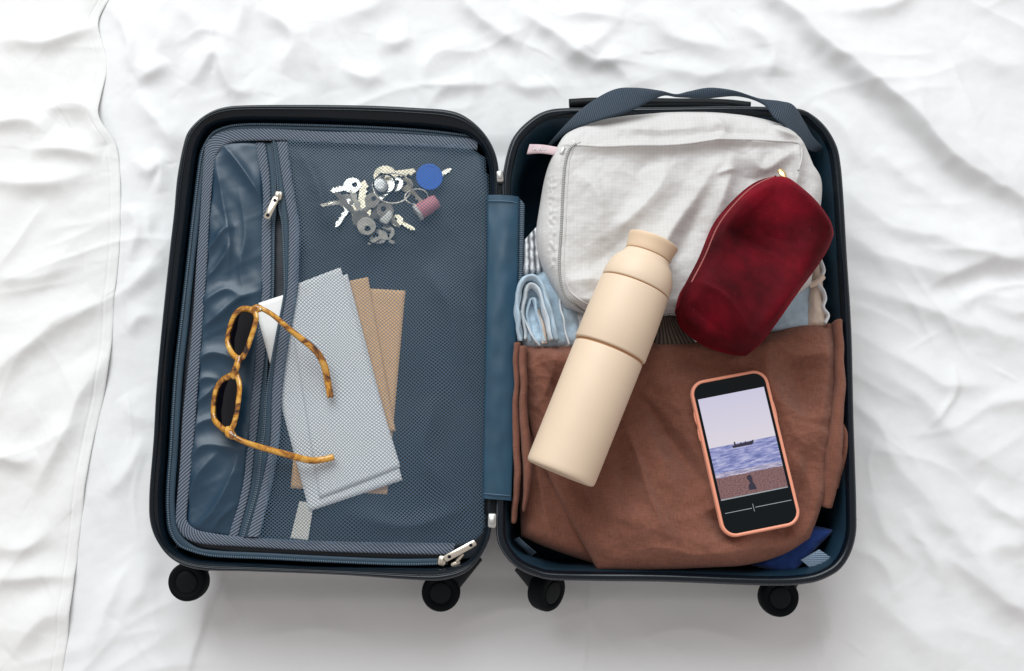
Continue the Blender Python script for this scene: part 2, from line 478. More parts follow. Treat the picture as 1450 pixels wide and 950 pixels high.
def photo_mat():
    """the picture on the phone: pale sky, lilac sea, brown beach"""
    b = NB('phone_picture'); u, v = b.uv()
    sky = b.ramp(v, [(0.45, lin(224, 217, 226)), (1.0, lin(206, 203, 226))])
    mp = b.n('ShaderNodeCombineXYZ'); b.put(mp.inputs[0], b.math('MULTIPLY', u, 5.0)); b.put(mp.inputs[1], b.math('MULTIPLY', v, 42.0))
    wv = b.noise(1.0, 5, 0.65, mp.outputs[0])
    sea = b.ramp(wv, [(0.34, lin(84, 98, 158)), (0.5, lin(141, 147, 199)), (0.66, lin(196, 196, 226))])
    foam = b.ramp(wv, [(0.4, lin(120, 120, 160)), (0.62, lin(214, 204, 222))])
    mp2 = b.n('ShaderNodeCombineXYZ'); b.put(mp2.inputs[0], b.math('MULTIPLY', u, 40.0)); b.put(mp2.inputs[1], b.math('MULTIPLY', v, 90.0))
    sd = b.noise(1.0, 4, 0.7, mp2.outputs[0])
    sand = b.ramp(sd, [(0.35, lin(88, 56, 60)), (0.65, lin(150, 112, 112))])
    c = b.mix(b.math('GREATER_THAN', v, 0.505), sea, sky)
    c = b.mix(b.math('LESS_THAN', v, 0.25), c, foam)
    edge = b.math('MULTIPLY_ADD', b.noise(4.0, 2, 0.5, mp.outputs[0]), 0.03, 0.19)
    c = b.mix(b.math('LESS_THAN', v, edge), c, sand)
    b.set(Base_Color=(0.01, 0.01, 0.01), Roughness=0.15, Emission_Color=c, Emission_Strength=0.93)
    return b.m
MAT['photo'] = photo_mat()

# ------------------------------------------------------------------ bed
BEDFOLDS = [
    ([(-0.4983,0.4348),(-0.478,0.3966),(-0.4798,0.3542)], 0.004, 0.010, 0.008), ([(-0.3497,0.3966),(-0.3381,0.4348),(-0.3485,0.4685)], 0.004, 0.014, 0.010),
    ([(-0.4205,0.3966),(-0.3858,0.4109),(-0.3497,0.3966)], 0.004, 0.014, 0.010), ([(-0.4732,0.1845),(-0.4543,0.1577),(-0.4558,0.1135)], 0.005, 0.010, 0.010),
    ([(-0.4468,0.1755),(-0.4361,0.14),(-0.418,0.1223)], 0.004, 0.010, 0.008), ([(-0.4588,0.0266),(-0.443,0.0438),(-0.4196,0.0482)], 0.004, 0.012, 0.008),
    ([(-0.4711,-0.1654),(-0.4481,-0.141),(-0.4342,-0.0998)], 0.004, 0.012, 0.010), ([(-0.4747,-0.3475),(-0.4625,-0.2931),(-0.4333,-0.2458)], 0.004, 0.010, 0.010),
    ([(-0.2159,0.3635),(-0.1891,0.3495),(-0.1586,0.3588)], 0.004, 0.014, 0.010), ([(-0.022,0.3683),(0.0132,0.3401),(0.0571,0.3354)], 0.004, 0.014, 0.010),
    ([(0.1895,0.3635),(0.2331,0.3495),(0.2776,0.3635)], 0.004, 0.014, 0.010), ([(0.2888,0.4252),(0.3227,0.3871),(0.3255,0.3495)], 0.006, 0.020, 0.010),
    ([(0.372,0.3122),(0.4055,0.2844),(0.4372,0.2296)], 0.004, 0.014, 0.012), ([(0.4475,0.2569),(0.4879,0.2115),(0.5205,0.1845)], 0.004, 0.014, 0.012),
    ([(0.3998,-0.0498),(0.4269,-0.0832),(0.4362,-0.1328)], 0.004, 0.012, 0.010), ([(0.4488,0.001),(0.5051,-0.0329),(0.5632,-0.0371)], 0.005, 0.016, 0.010),
    ([(0.4932,-0.0832),(0.5164,-0.0498),(0.523,-0.016)], 0.0022, 0.004, 0.004), ([(0.4536,-0.1817),(0.4819,-0.2458),(0.4871,-0.2852)], 0.005, 0.014, 0.010),
    ([(0.5373,-0.1573),(0.5674,-0.1897),(0.5994,-0.1978)], 0.005, 0.014, 0.010), ([(0.4178,-0.1654),(0.4353,-0.2139),(0.4657,-0.2458)], 0.005, 0.016, 0.010),
    ([(0.5196,0.0525),(0.5632,0.0698),(0.6136,0.0655)], 0.004, 0.014, 0.010), ([(0.386,-0.2219),(0.4252,-0.2458),(0.4429,-0.2852)], 0.004, 0.014, 0.010),
    ([(0.3,0.483),(0.3768,0.408),(0.427,0.356),(0.485,0.3001),(0.5336,0.246),(0.6155,0.189),(0.666,0.1755)], 0.020, 0.060, 0.013),
    ([(0.4013,0.207),(0.4587,0.1595),(0.517,0.1355),(0.6261,0.1117)], 0.008, 0.04, 0.015),
    ([(0.4024,0.1488),(0.4809,0.1065),(0.549,0.1065),(0.6361,0.1293)], 0.010, 0.035, 0.016),
    ([(0.3988,0.0829),(0.478,0.0629),(0.5435,0.0335),(0.6257,0.0095)], 0.008, 0.03, 0.016),
    ([(0.4103,-0.0118),(0.4789,-0.0498),(0.5322,-0.1163),(0.5871,-0.1491)], 0.007, 0.03, 0.016),
    ([(0.4032,-0.0915),(0.4637,-0.1532),(0.5088,-0.2098),(0.5677,-0.2852),(0.6045,-0.3243)], 0.009, 0.03, 0.018),
    ([(0.4867,-0.2338),(0.5444,-0.2735),(0.5978,-0.3087)], 0.007, 0.022, 0.014),
    ([(0.5567,-0.0665),(0.6205,-0.0498)], 0.005, 0.02, 0.014),
    ([(0.5398,-0.2299),(0.5976,-0.2179)], 0.005, 0.02, 0.012),
    ([(0.4031,-0.2774),(0.4606,-0.3204),(0.493,-0.3705)], 0.006, 0.025, 0.018),
    ([(0.554,0.0611),(0.6041,0.0525),(0.6471,0.0611)], 0.005, 0.02, 0.012),
    ([(0.5621,0.3966),(0.6041,0.3683),(0.639,0.3635)], 0.004, 0.02, 0.014),
    ([(0.4046,0.43),(0.4766,0.4444),(0.5142,0.4733)], 0.006, 0.02, 0.012),
    ([(0.2595,0.3495),(0.3041,0.3635),(0.3567,0.3588)], 0.004, 0.02, 0.014),
    ([(-0.085,0.4733),(-0.0311,0.4204),(0.0177,0.3919)], 0.009, 0.03, 0.013),
    ([(0.0,0.454),(0.0576,0.4061),(0.0927,0.3758),(0.159,0.3796)], 0.009, 0.03, 0.012),
    ([(0.0623,0.4367),(0.1023,0.4329),(0.1422,0.4252)], 0.006, 0.02, 0.011),
    ([(-0.1142,0.3354),(-0.0971,0.373),(-0.0531,0.3947)], 0.006, 0.012, 0.022),
    ([(-0.1683,0.4014),(-0.146,0.3947),(-0.1196,0.4042)], 0.005, 0.02, 0.010),
    ([(0.106,0.3777),(0.1408,0.3542),(0.1491,0.3261)], 0.006, 0.022, 0.010),
    ([(0.0661,0.3683),(0.1108,0.4061),(0.1422,0.4252)], 0.005, 0.018, 0.012),
    ([(0.1559,0.4444),(0.2082,0.4014),(0.2518,0.3824),(0.2962,0.3871)], 0.006, 0.025, 0.014),
    ([(-0.1094,0.3122),(-0.0747,0.3401),(-0.0308,0.342)], 0.004, 0.015, 0.01),
    ([(-0.231,0.4252),(-0.1824,0.4348),(-0.1474,0.4636)], 0.005, 0.03, 0.014),
    ([(-0.2631,0.454),(-0.2523,0.3966),(-0.228,0.3261)], 0.006, 0.02, 0.013),
    ([(-0.3207,0.4444),(-0.2748,0.4061),(-0.2859,0.3495)], 0.008, 0.022, 0.012),
    ([(-0.4043,0.342),(-0.3709,0.3777),(-0.3468,0.3354),(-0.3201,0.3261)], 0.009, 0.02, 0.013),
    ([(-0.4702,0.342),(-0.4489,0.3542),(-0.4236,0.373)], 0.007, 0.018, 0.011),
    ([(-0.4692,0.3261),(-0.4297,0.2798),(-0.3941,0.2341)], 0.007, 0.016, 0.012),
    ([(-0.4596,0.2432),(-0.4455,0.2251),(-0.4305,0.2341),(-0.431,0.198)], 0.006, 0.014, 0.010),
    ([(-0.4644,0.4636),(-0.4393,0.4156),(-0.441,0.3683)], 0.005, 0.018, 0.014),
    ([(-0.3949,0.4156),(-0.4145,0.4492),(-0.4114,0.4733)], 0.005, 0.02, 0.014),
    ([(-0.4616,0.0698),(-0.4255,0.1047),(-0.4105,0.14)], 0.005, 0.018, 0.014),
    ([(-0.4581,-0.0498),(-0.4399,-0.0749),(-0.4145,-0.0832)], 0.004, 0.018, 0.012),
    ([(-0.4494,-0.3087),(-0.4232,-0.2774),(-0.4054,-0.2378)], 0.005, 0.02, 0.014),
    ([(-0.3356,-0.2553),(-0.3491,-0.3087),(-0.3658,-0.3705)], 0.003, 0.006, 0.012),
    ([(0.0912,-0.2695),(0.0858,-0.3165),(0.0787,-0.3705)], 0.003, 0.006, 0.012),
    ([(0.3547,-0.2774),(0.3651,-0.3087),(0.3543,-0.3629)], 0.006, 0.02, 0.018),
]
CREASES = [(q, 0.0012, 0.0022, 0.0022) for q in ([(-0.4709,0.1488),(-0.4695,0.0872),(-0.4605,0.0266)], [(-0.4564,-0.0371),(-0.4468,-0.0832),(-0.4496,-0.1163)], [(-0.429,-0.1163),(-0.4383,-0.1654),(-0.4304,-0.2139)], [(0.5247,-0.016),(0.5116,-0.0582),(0.4755,-0.0998)], [(0.5093,0.0266),(0.4655,0.001)], [(0.4342,-0.0998),(0.4656,-0.1246)],
    [(0.4445,-0.0665),(0.4166,-0.1163),(0.4178,-0.1654)], [(-0.2174,0.4156),(-0.1987,0.3777)], [(0.0308,0.3588),(0.0657,0.3215)], [(-0.0682,-0.3087),(0.004,-0.2852)], [(-0.2753,-0.3475),(-0.2122,-0.3243)], [(0.1401,-0.3243),(0.2035,-0.3475)], [(0.3723,-0.3243),(0.4029,-0.3475)], [(0.5649,-0.016),(0.5969,-0.0329)], [(0.2447,0.4348),(0.27,0.3966)], [(-0.3692,0.4348),(-0.3762,0.3966)])]
SEAMS = [([(-0.3296,-0.2458),(-0.3333,-0.2695),(-0.3475,-0.3087),(-0.3658,-0.3705)], 0.0022, 0.0020, 0.010), ([(0.0914,-0.2577),(0.0886,-0.2852),(0.0858,-0.3165),(0.0787,-0.3705)], 0.0022, 0.0020, 0.010), ([(-0.0681,-0.3165),(-0.004,-0.2947),(0.0522,-0.2994)], 0.0016, 0.012, 0.008),
    ([(-0.2921,-0.3282),(-0.2204,-0.3165),(-0.164,-0.3282)], 0.0018, 0.014, 0.010), ([(0.14,-0.3282),(0.2044,-0.3165),(0.2837,-0.3359)], 0.0018, 0.014, 0.010), ([(0.3334,-0.3009),(0.3519,-0.332),(0.3459,-0.3705)], 0.003, 0.012, 0.010)]
def along(X, Y, deg, fa, fp, seed, warp=0.03):
    c, q = math.cos(math.radians(deg)), math.sin(math.radians(deg))
    a = X * c + Y * q; p = -X * q + Y * c
    p = p + warp * noise(a * 4.0, p * 3.0, seed + 50)
    n = noise(a * fa, p * fp, seed)
    return np.clip(n + 0.12, 0, 2) ** 1.6
def bed_h(X, Y):
    rgt = sstep(0.15, 0.45, X); lft = 1 - sstep(-0.5, -0.2, X)
    mid = 1 - np.clip(rgt + lft, 0, 1)
    msk = 0.08 + 0.92 * sstep(-0.05, 0.5, noise(X * 4.2, Y * 4.2, 8))
    h = 0.006 * noise(X * 2.3, Y * 2.3, 3) + 0.0035 * noise(X * 5.5, Y * 5.5, 4)
    h = h + 0.62 * msk * (0.008 * rgt * along(X, Y, -36, 3.2, 15, 1) + 0.004 * rgt * along(X, Y, -58, 6, 27, 12)
                   + 0.008 * mid * along(X, Y, -42, 4.5, 15, 13) + 0.006 * mid * along(X, Y, 35, 6, 20, 14)
                   + 0.008 * lft * along(X, Y, 48, 4.0, 16, 15) + 0.006 * lft * along(X, Y, -55, 5.5, 22, 16))
    def crisp(deg, fa, fp, seed):
        c, q = math.cos(math.radians(deg)), math.sin(math.radians(deg))
        a = X * c + Y * q; p = -X * q + Y * c + 0.02 * noise(X * 7, Y * 7, seed + 3)
        return np.clip(1 - np.abs(noise(a * fa, p * fp, seed)) * 2.2, 0, 1) ** 2 * sstep(0.0, 0.45, noise(a * 6, p * 9, seed + 7))
    h = h + 0.0026 * (rgt * crisp(-38, 2.5, 14, 71) + mid * crisp(-48, 3.5, 14, 72) + lft * crisp(50, 3.5, 14, 73)) + 0.0018 * (crisp(15, 4, 20, 74) + crisp(-70, 4, 22, 75))
    h = h + 0.0006 * noise(X * 34, Y * 34, 9) + 0.00018 * fbm(X * 90, Y * 90, 10, 2)
    wx = X + 0.006 * noise(X * 16, Y * 16, 44) + 0.002 * noise(X * 45, Y * 45, 45); wy = Y + 0.006 * noise(X * 16, Y * 16, 46) + 0.002 * noise(X * 45, Y * 45, 47)
    h = h + 1.3 * folds(wx, wy, BEDFOLDS, 1.6) + folds(X, Y, CREASES, 1.2)
    dx = np.maximum(np.abs(X + 0.008) - 0.385, 0); dy = np.maximum(np.abs(Y + 0.005) - 0.252, 0)
    d = np.sqrt(dx * dx + dy * dy)
    calm = 1 - 0.8 * sstep(-0.16, -0.26, Y) * (1 - sstep(0.26, 0.42, np.abs(X)))
    return h * calm * sstep(-0.01, 0.045, d) + folds(X, Y, SEAMS, 1.3) - 0.004 * (1 - sstep(0, 0.03, d))
def make_bed():
    x = np.linspace(-0.95, 0.95, 800); y = np.linspace(0.80, -0.62, 600)
    X, Y = np.meshgrid(x, y)
    Z = bed_h(X, Y)
    V = np.stack([X, Y, Z], -1).reshape(-1, 3)
    o = mesh('bed_sheet', V, gridfaces(600, 800), MAT['sheet'])
    tag(o, 'rumpled white cotton bed sheet under the open suitcase', 'bed sheet', kind='structure')
    # the top sheet lying over it on one side, with a thin hem edge
    E = cat([(-0.5193,0.569),(-0.5055,0.4712),(-0.5201,0.4232),(-0.5056,0.3664),(-0.5099,0.3013),(-0.4839,0.2509),(-0.4738,0.1477),(-0.4765,0.0602),(-0.4781,-0.0167),(-0.4911,-0.1167),(-0.4972,-0.2139),(-0.5021,-0.324),(-0.5066,-0.3701),(-0.5135,-0.4456)], 500)
    n2 = 260
    s = np.linspace(0, 1, n2); s = 1 - (1 - s) ** 1.3
    Xs = -0.95 + (E[:, :1] + 0.95) * s[None]
    Ys = np.broadcast_to(E[:, 1:2], Xs.shape).copy()
    SH = [
        ([(-0.642,0.3985),(-0.5886,0.3947),(-0.5324,0.4137),(-0.5197,0.4233)], 0.008, 0.02, 0.012),
        ([(-0.5723,0.2983),(-0.5559,0.3122),(-0.5205,0.3075),(-0.493,0.2615)], 0.008, 0.012, 0.018),
        ([(-0.595,0.2551),(-0.547,0.2523),(-0.4987,0.2432)], 0.009, 0.02, 0.013),
        ([(-0.6497,0.2844),(-0.5978,0.289),(-0.5705,0.2752)], 0.008, 0.02, 0.012),
        ([(-0.6351,0.216),(-0.5741,0.2097),(-0.5101,0.2205)], 0.007, 0.02, 0.012),
        ([(-0.6328,0.0916),(-0.5737,0.096),(-0.5152,0.1091)], 0.006, 0.025, 0.014),
        ([(-0.6216,-0.0371),(-0.5595,0.0224),(-0.4951,0.0655)], 0.008, 0.03, 0.014),
        ([(-0.5571,-0.1654),(-0.521,-0.0998),(-0.508,-0.0498),(-0.4781,0.001)], 0.007, 0.018, 0.012),
        ([(-0.6147,-0.1163),(-0.5724,-0.1287),(-0.5487,-0.1163)], 0.006, 0.02, 0.012),
        ([(-0.6058,-0.2179),(-0.5563,-0.2259),(-0.5257,-0.2018)], 0.006, 0.02, 0.012),
        ([(-0.6025,-0.2553),(-0.5453,-0.2632),(-0.5012,-0.2577)], 0.006, 0.016, 0.010),
        ([(-0.5625,-0.3475),(-0.5336,-0.3087),(-0.4941,-0.3009)], 0.006, 0.02, 0.014),
    ]
    wx = Xs + 0.006 * noise(Xs * 16, Ys * 16, 25); wy = Ys + 0.006 * noise(Xs * 16, Ys * 16, 26)
    Zs = bed_h(Xs, Ys) + 0.0014 + 1.3 * folds(wx, wy, SH, 1.6) + 0.004 * along(Xs, Ys, 40, 5, 18, 27) + 0.0006 * noise(wx * 25, wy * 25, 28)
    d = (1 - s)[None] * (E[:, :1] + 0.95)
    Zs = Zs - 0.0013 * np.exp(-d / 0.0010) - 0.0006 * np.exp(-((d - 0.012) / 0.0012) ** 2)
    V = np.stack([Xs, Ys, Zs], -1).reshape(-1, 3)
    o = mesh('top_sheet', V, gridfaces(500, n2), MAT['sheet2'])
    tag(o, 'white top sheet whose stitched hem runs down the bed beside the suitcase', 'sheet')
make_bed()

# ------------------------------------------------------------------ suitcase
case = thing('suitcase', 'open dark navy hard shell suitcase with zipped net pocket, lying on white bedding', 'suitcase', (0, 0, 0))
OL = [(-0.3676,0.2295),(-0.3558,0.2472),(-0.3364,0.2607),(-0.3086,0.2658),(-0.2365,0.2667),(-0.1643,0.2658),(-0.113,0.2633),(-0.0673,0.259),(-0.0424,0.2446),(-0.0247,0.2219),(-0.0159,0.1927),(-0.0157,0.1407),(-0.0171,0.0598),(-0.0184,-0.0192),(-0.0205,-0.0963),(-0.0225,-0.1716),(-0.0224,-0.2056),(-0.0283,-0.2269),(-0.0459,-0.2502),(-0.0725,-0.2597),(-0.1036,-0.2597),(-0.1814,-0.2546),(-0.2764,-0.251),(-0.3254,-0.2495),(-0.3525,-0.2415),(-0.3697,-0.2262),(-0.3815,-0.2034),(-0.3849,-0.1723),(-0.3839,-0.1122),(-0.3841,-0.058),(-0.3821,0.0122),(-0.3784,0.0968),(-0.3761,0.1399),(-0.3746,0.1835)]
IL = [(-0.3554,0.2256),(-0.3592,0.2061),(-0.3635,0.1361),(-0.3671,0.0708),(-0.3702,0.0146),(-0.3732,-0.0421),(-0.3738,-0.1255),(-0.3743,-0.1709),(-0.3708,-0.2038),(-0.363,-0.2231),(-0.3458,-0.2357),(-0.3185,-0.2408),(-0.2584,-0.2438),(-0.1984,-0.2467),(-0.1235,-0.2474),(-0.0786,-0.2474),(-0.0524,-0.243),(-0.0368,-0.2305),(-0.0294,-0.212),(-0.0265,-0.1859),(-0.0261,-0.0949),(-0.0259,0.0627),(-0.0256,0.1776),(-0.0281,0.2028),(-0.0362,0.2213),(-0.0564,0.2374),(-0.1008,0.2451),(-0.1654,0.2493),(-0.2381,0.2519),(-0.3028,0.2528),(-0.3325,0.2493),(-0.3474,0.2408)]
ORr = [(-0.0102,0.1407),(-0.0103,0.1786),(-0.0032,0.216),(0.008,0.237),(0.0312,0.2565),(0.0545,0.2624),(0.1002,0.2633),(0.1803,0.2641),(0.2605,0.265),(0.3261,0.2616),(0.3447,0.2505),(0.3605,0.2303),(0.3689,0.1943),(0.3699,0.0847),(0.3701,0.0043),(0.367,-0.0909),(0.3646,-0.185),(0.3612,-0.2189),(0.3486,-0.2444),(0.3301,-0.2575),(0.3061,-0.264),(0.2617,-0.2655),(0.159,-0.2618),(0.0962,-0.2611),(0.0414,-0.2597),(0.0244,-0.256),(0.0052,-0.2473),(-0.0089,-0.2328),(-0.0149,-0.2196),(-0.0164,-0.2012),(-0.0144,-0.0963),(-0.0124,0.0201)]
def polar(pts, c, N=260):
    p = cat(pts, 1200, True) - c
    a = np.arctan2(p[:, 1], p[:, 0]); r = np.hypot(p[:, 0], p[:, 1])
    o = np.argsort(a); a = a[o]; r = r[o]
    th = np.linspace(-np.pi, np.pi, N, endpoint=False)
    rr = np.interp(th, np.concatenate([a - 2 * np.pi, a, a + 2 * np.pi]), np.concatenate([r, r, r]))
    return c + np.stack([np.cos(th) * rr, np.sin(th) * rr], 1)
def inset(p, d):
    t = np.roll(p, -1, 0) - np.roll(p, 1, 0)
    t /= np.linalg.norm(t, axis=1)[:, None]
    n = np.stack([-t[:, 1], t[:, 0]], 1)
    return p + n * d          # the outline runs counter-clockwise
def zz(p, z): return np.column_stack([p, np.full(len(p), z)])
cL = np.mean(np.array(OL), 0); cR = np.array([(0.1785,-0.0098)[0], (0.1785,-0.0098)[1]])
cL = np.array((-0.2041,-0.0035))
oL = polar(OL, cL); iL = polar(IL, cL); oR = polar(ORr, cR)
def sc_(p, c, k): return c + (p - c) * k
def lower(p, c):
    return [zz(sc_(p, c, k), z) for k, z in ((0.90, -0.002), (0.945, 0.003), (0.968, 0.015), (0.978, 0.045), (0.984, 0.085), (0.990, 0.104), (0.999, 0.1062), (1.0, 0.110))]
mixp = lambda m: oL * (1 - m) + iL * m
V, F = loft(lower(oL, cL) + [zz(mixp(m), z) for m, z in ((0.05, 0.1145), (0.13, 0.1158), (0.30, 0.1152), (0.42, 0.1125), (0.6, 0.1110), (0.82, 0.1085), (0.95, 0.1035), (1.0, 0.0985), (1.01, 0.085))])
mesh('shell', V, F, MAT['shell'], case)
V, F = loft(lower(oR, cR) + [zz(inset(oR, d), z) for d, z in ((0.001, 0.1145), (0.003, 0.1160), (0.006, 0.1155), (0.0085, 0.112), (0.0095, 0.106))])
mesh('shell', V, F, MAT['shell'], case)
# interior lining of the packed half
rings = []
th = np.linspace(0, 2 * np.pi, len(oR), endpoint=False)
for d, z in ((0.0088, 0.1085), (0.011, 0.104), (0.014, 0.09), (0.017, 0.06), (0.021, 0.03), (0.03, 0.012)):
    p = inset(oR, d)
    wv = 0.0022 * noise(th * 7, th * 0 + z * 25, 31) * sstep(0.107, 0.09, np.array(z))
    p = p + (cR - p) * wv[:, None] * 8
    rings.append(zz(p, z))
V, F = loft(rings[::-1], True, False)
mesh('lining', V, F, MAT['lining2'], case)
# backing cloth of the panel half
V, F, uv = patch([(-0.3456,0.2451),(-0.1993,0.2494),(-0.0463,0.2408)], [(-0.0463,0.2408),(-0.0249,0.1478),(-0.0252,-0.1703),(-0.0371,-0.2379)], [(-0.3599,-0.2267),(-0.2079,-0.2416),(-0.0371,-0.2379)], [(-0.3456,0.2451),(-0.3591,0.1311),(-0.3691,-0.0624),(-0.3599,-0.2267)], 60, 60, 0.092, 0.001, 0.01, 0,
    lambda X, Y: 0.0016 * noise(X * 22, Y * 14, 33))
mesh('lining', V, F, MAT['lining'], case)
# outer zipper round both rims
for ring in (oL, oR):
    t = tube(zz(inset(ring, 0.0012), 0.1118)[::2], 0.0019, 0.0030, 8, closed=True, res=520)
    mesh('zipper_coil', t[0], t[1], MAT['coilblk'], case, t[2])
if True:
    t = tube(zz(mixp(0.36), 0.1142)[::2], 0.0010, 0.0012, 6, closed=True, res=300)
    mesh('rim_bead', t[0], t[1], MAT['shell'], case)

# zip that closes the panel, runs round three sides
ZO = [(-0.0395,0.2336),(-0.1008,0.2412),(-0.1655,0.2455),(-0.2382,0.248),(-0.3028,0.2489),(-0.3301,0.2455),(-0.3458,0.237),(-0.3532,0.2234),(-0.357,0.2031),(-0.3614,0.1364),(-0.365,0.071),(-0.3682,0.0148),(-0.3712,-0.042),(-0.3719,-0.1254),(-0.3723,-0.1709),(-0.369,-0.2023),(-0.3611,-0.2209),(-0.3433,-0.2305),(-0.319,-0.2357),(-0.2588,-0.2386),(-0.1987,-0.2416),(-0.1237,-0.2445),(-0.0712,-0.2438)]
t = strip([tuple(p) for p in cat(ZO, 40)], [tuple(p) for p in cat([(-0.0394,0.2276),(-0.1008,0.2361),(-0.1653,0.2395),(-0.238,0.2421),(-0.3009,0.2429),(-0.325,0.2395),(-0.3375,0.2319),(-0.345,0.22),(-0.3489,0.2031),(-0.3519,0.1364),(-0.3556,0.071),(-0.358,0.0148),(-0.3612,-0.042),(-0.3619,-0.1254),(-0.3624,-0.1709),(-0.3593,-0.1993),(-0.3524,-0.215),(-0.3406,-0.2246),(-0.3178,-0.2298),(-0.2591,-0.2327),(-0.1989,-0.2357),(-0.1238,-0.2386),(-0.0713,-0.2379)], 40)], 0.0985, 260, 5, 0.0006)
mesh('panel_zipper_tape', *t[:2], MAT['tape'], case, t[2])
t = tube(zz(np.array(cat(ZO, 60)), 0.1000) + np.array([0.0028, 0.0, 0]), 0.0014, 0.0011, 8, res=500)
mesh('panel_zipper_coil', t[0], t[1], MAT['coil'], case, t[2])

# herringbone tape framing the panel
RO = [(-0.0394,0.2306),(-0.1007,0.2357),(-0.1652,0.2391),(-0.2136,0.24),(-0.279,0.2434),(-0.3136,0.2425),(-0.3359,0.2374),(-0.3482,0.2256),(-0.3503,0.2044),(-0.3508,0.1361),(-0.3521,0.0854),(-0.3531,0.0003),(-0.3578,-0.0833),(-0.3579,-0.1377),(-0.3595,-0.1912),(-0.3572,-0.2046),(-0.3483,-0.2165),(-0.3299,-0.2231),(-0.2869,-0.2261),(-0.1989,-0.2312),(-0.1238,-0.2335),(-0.0638,-0.2349)]
RI = [(-0.0394,0.2179),(-0.1005,0.2222),(-0.1648,0.2247),(-0.2131,0.2264),(-0.2639,0.2289),(-0.3001,0.2289),(-0.3209,0.2264),(-0.334,0.2154),(-0.338,0.1986),(-0.3405,0.1361),(-0.3403,0.0854),(-0.3422,0.0003),(-0.344,-0.0833),(-0.3457,-0.1377),(-0.3482,-0.1912),(-0.3461,-0.2009),(-0.339,-0.2068),(-0.3275,-0.2105),(-0.2874,-0.2157),(-0.1992,-0.2202),(-0.124,-0.2216),(-0.0601,-0.2224)]
t = strip(RO, RI, 0.1008, 320, 7, 0.0008)
mesh('herringbone_tape', *t[:2], MAT['twill'], case, t[2])

ys = [201, 248, 300, 318, 390, 422, 478, 550, 612, 638, 692, 760]
def col(xs, z): return list(zip(xs, ys))
aL = [(-0.293,0.2276),(-0.2865,0.188),(-0.2823,0.1447),(-0.2821,0.1298),(-0.2796,0.071),(-0.2801,0.0452),(-0.2825,0.0005),(-0.2855,-0.056),(-0.2873,-0.104),(-0.2887,-0.1239),(-0.2922,-0.1649),(-0.3034,-0.2157)]
aR = [(-0.2818,0.2276),(-0.2753,0.188),(-0.272,0.1447),(-0.2714,0.1298),(-0.269,0.071),(-0.2688,0.0452),(-0.2712,0.0005),(-0.2747,-0.056),(-0.2773,-0.104),(-0.2795,-0.1239),(-0.2823,-0.1649),(-0.2929,-0.2157)]
zlR = [(-0.2729,0.2276),(-0.2673,0.188),(-0.2656,0.1447),(-0.2666,0.1298),(-0.2651,0.071),(-0.2649,0.0452),(-0.2678,0.0005),(-0.2686,-0.056),(-0.2697,-0.104),(-0.2719,-0.1239),(-0.2747,-0.1649),(-0.2869,-0.2157)]
zrL = [(-0.2725,0.2276),(-0.2669,0.188),(-0.2624,0.1447),(-0.2587,0.1298),(-0.2541,0.071),(-0.2539,0.0452),(-0.2607,0.0005),(-0.2678,-0.056),(-0.2693,-0.104),(-0.2715,-0.1239),(-0.2744,-0.1649),(-0.2865,-0.2157)]
bL = [(-0.2676,0.2269),(-0.2605,0.1873),(-0.2525,0.1441),(-0.2504,0.1292),(-0.249,0.0705),(-0.2503,0.0448),(-0.2568,0.0002),(-0.2615,-0.0563),(-0.2608,-0.1042),(-0.2623,-0.1241),(-0.2697,-0.165),(-0.2819,-0.2157)]
bR = [(-0.2556,0.2269),(-0.2493,0.1873),(-0.2414,0.1441),(-0.2385,0.1292),(-0.2372,0.0705),(-0.2386,0.0448),(-0.2448,0.0002),(-0.2504,-0.0563),(-0.2509,-0.1042),(-0.2524,-0.1241),(-0.2584,-0.165),(-0.2691,-0.2157)]
t = strip(aL, aR, 0.0975, 160, 7, 0.0008); mesh('herringbone_tape', *t[:2], MAT['twill'], case, t[2])
t = strip(aR, zlR, 0.0968, 160, 5, 0.0004); mesh('pocket_zipper_tape', *t[:2], MAT['tape'], case, t[2])
t = strip(zrL, bL, 0.1020, 160, 5, 0.0004); mesh('pocket_zipper_tape', *t[:2], MAT['tape'], case, t[2])
t = tube(zz(cat(zlR, 60), 0.0976) - np.array([0.0012, 0, 0]), 0.0012, 0.001, 8, res=420); mesh('pocket_zipper_coil', t[0], t[1], MAT['coil'], case, t[2])
t = tube(zz(cat(zrL, 60), 0.1024) + np.array([0.0012, 0, 0]), 0.0012, 0.001, 8, res=420); mesh('pocket_zipper_coil', t[0], t[1], MAT['coil'], case, t[2])
t = strip(bL, bR, 0.1026, 160, 7, 0.0008); mesh('herringbone_tape', *t[:2], MAT['twill'], case, t[2])

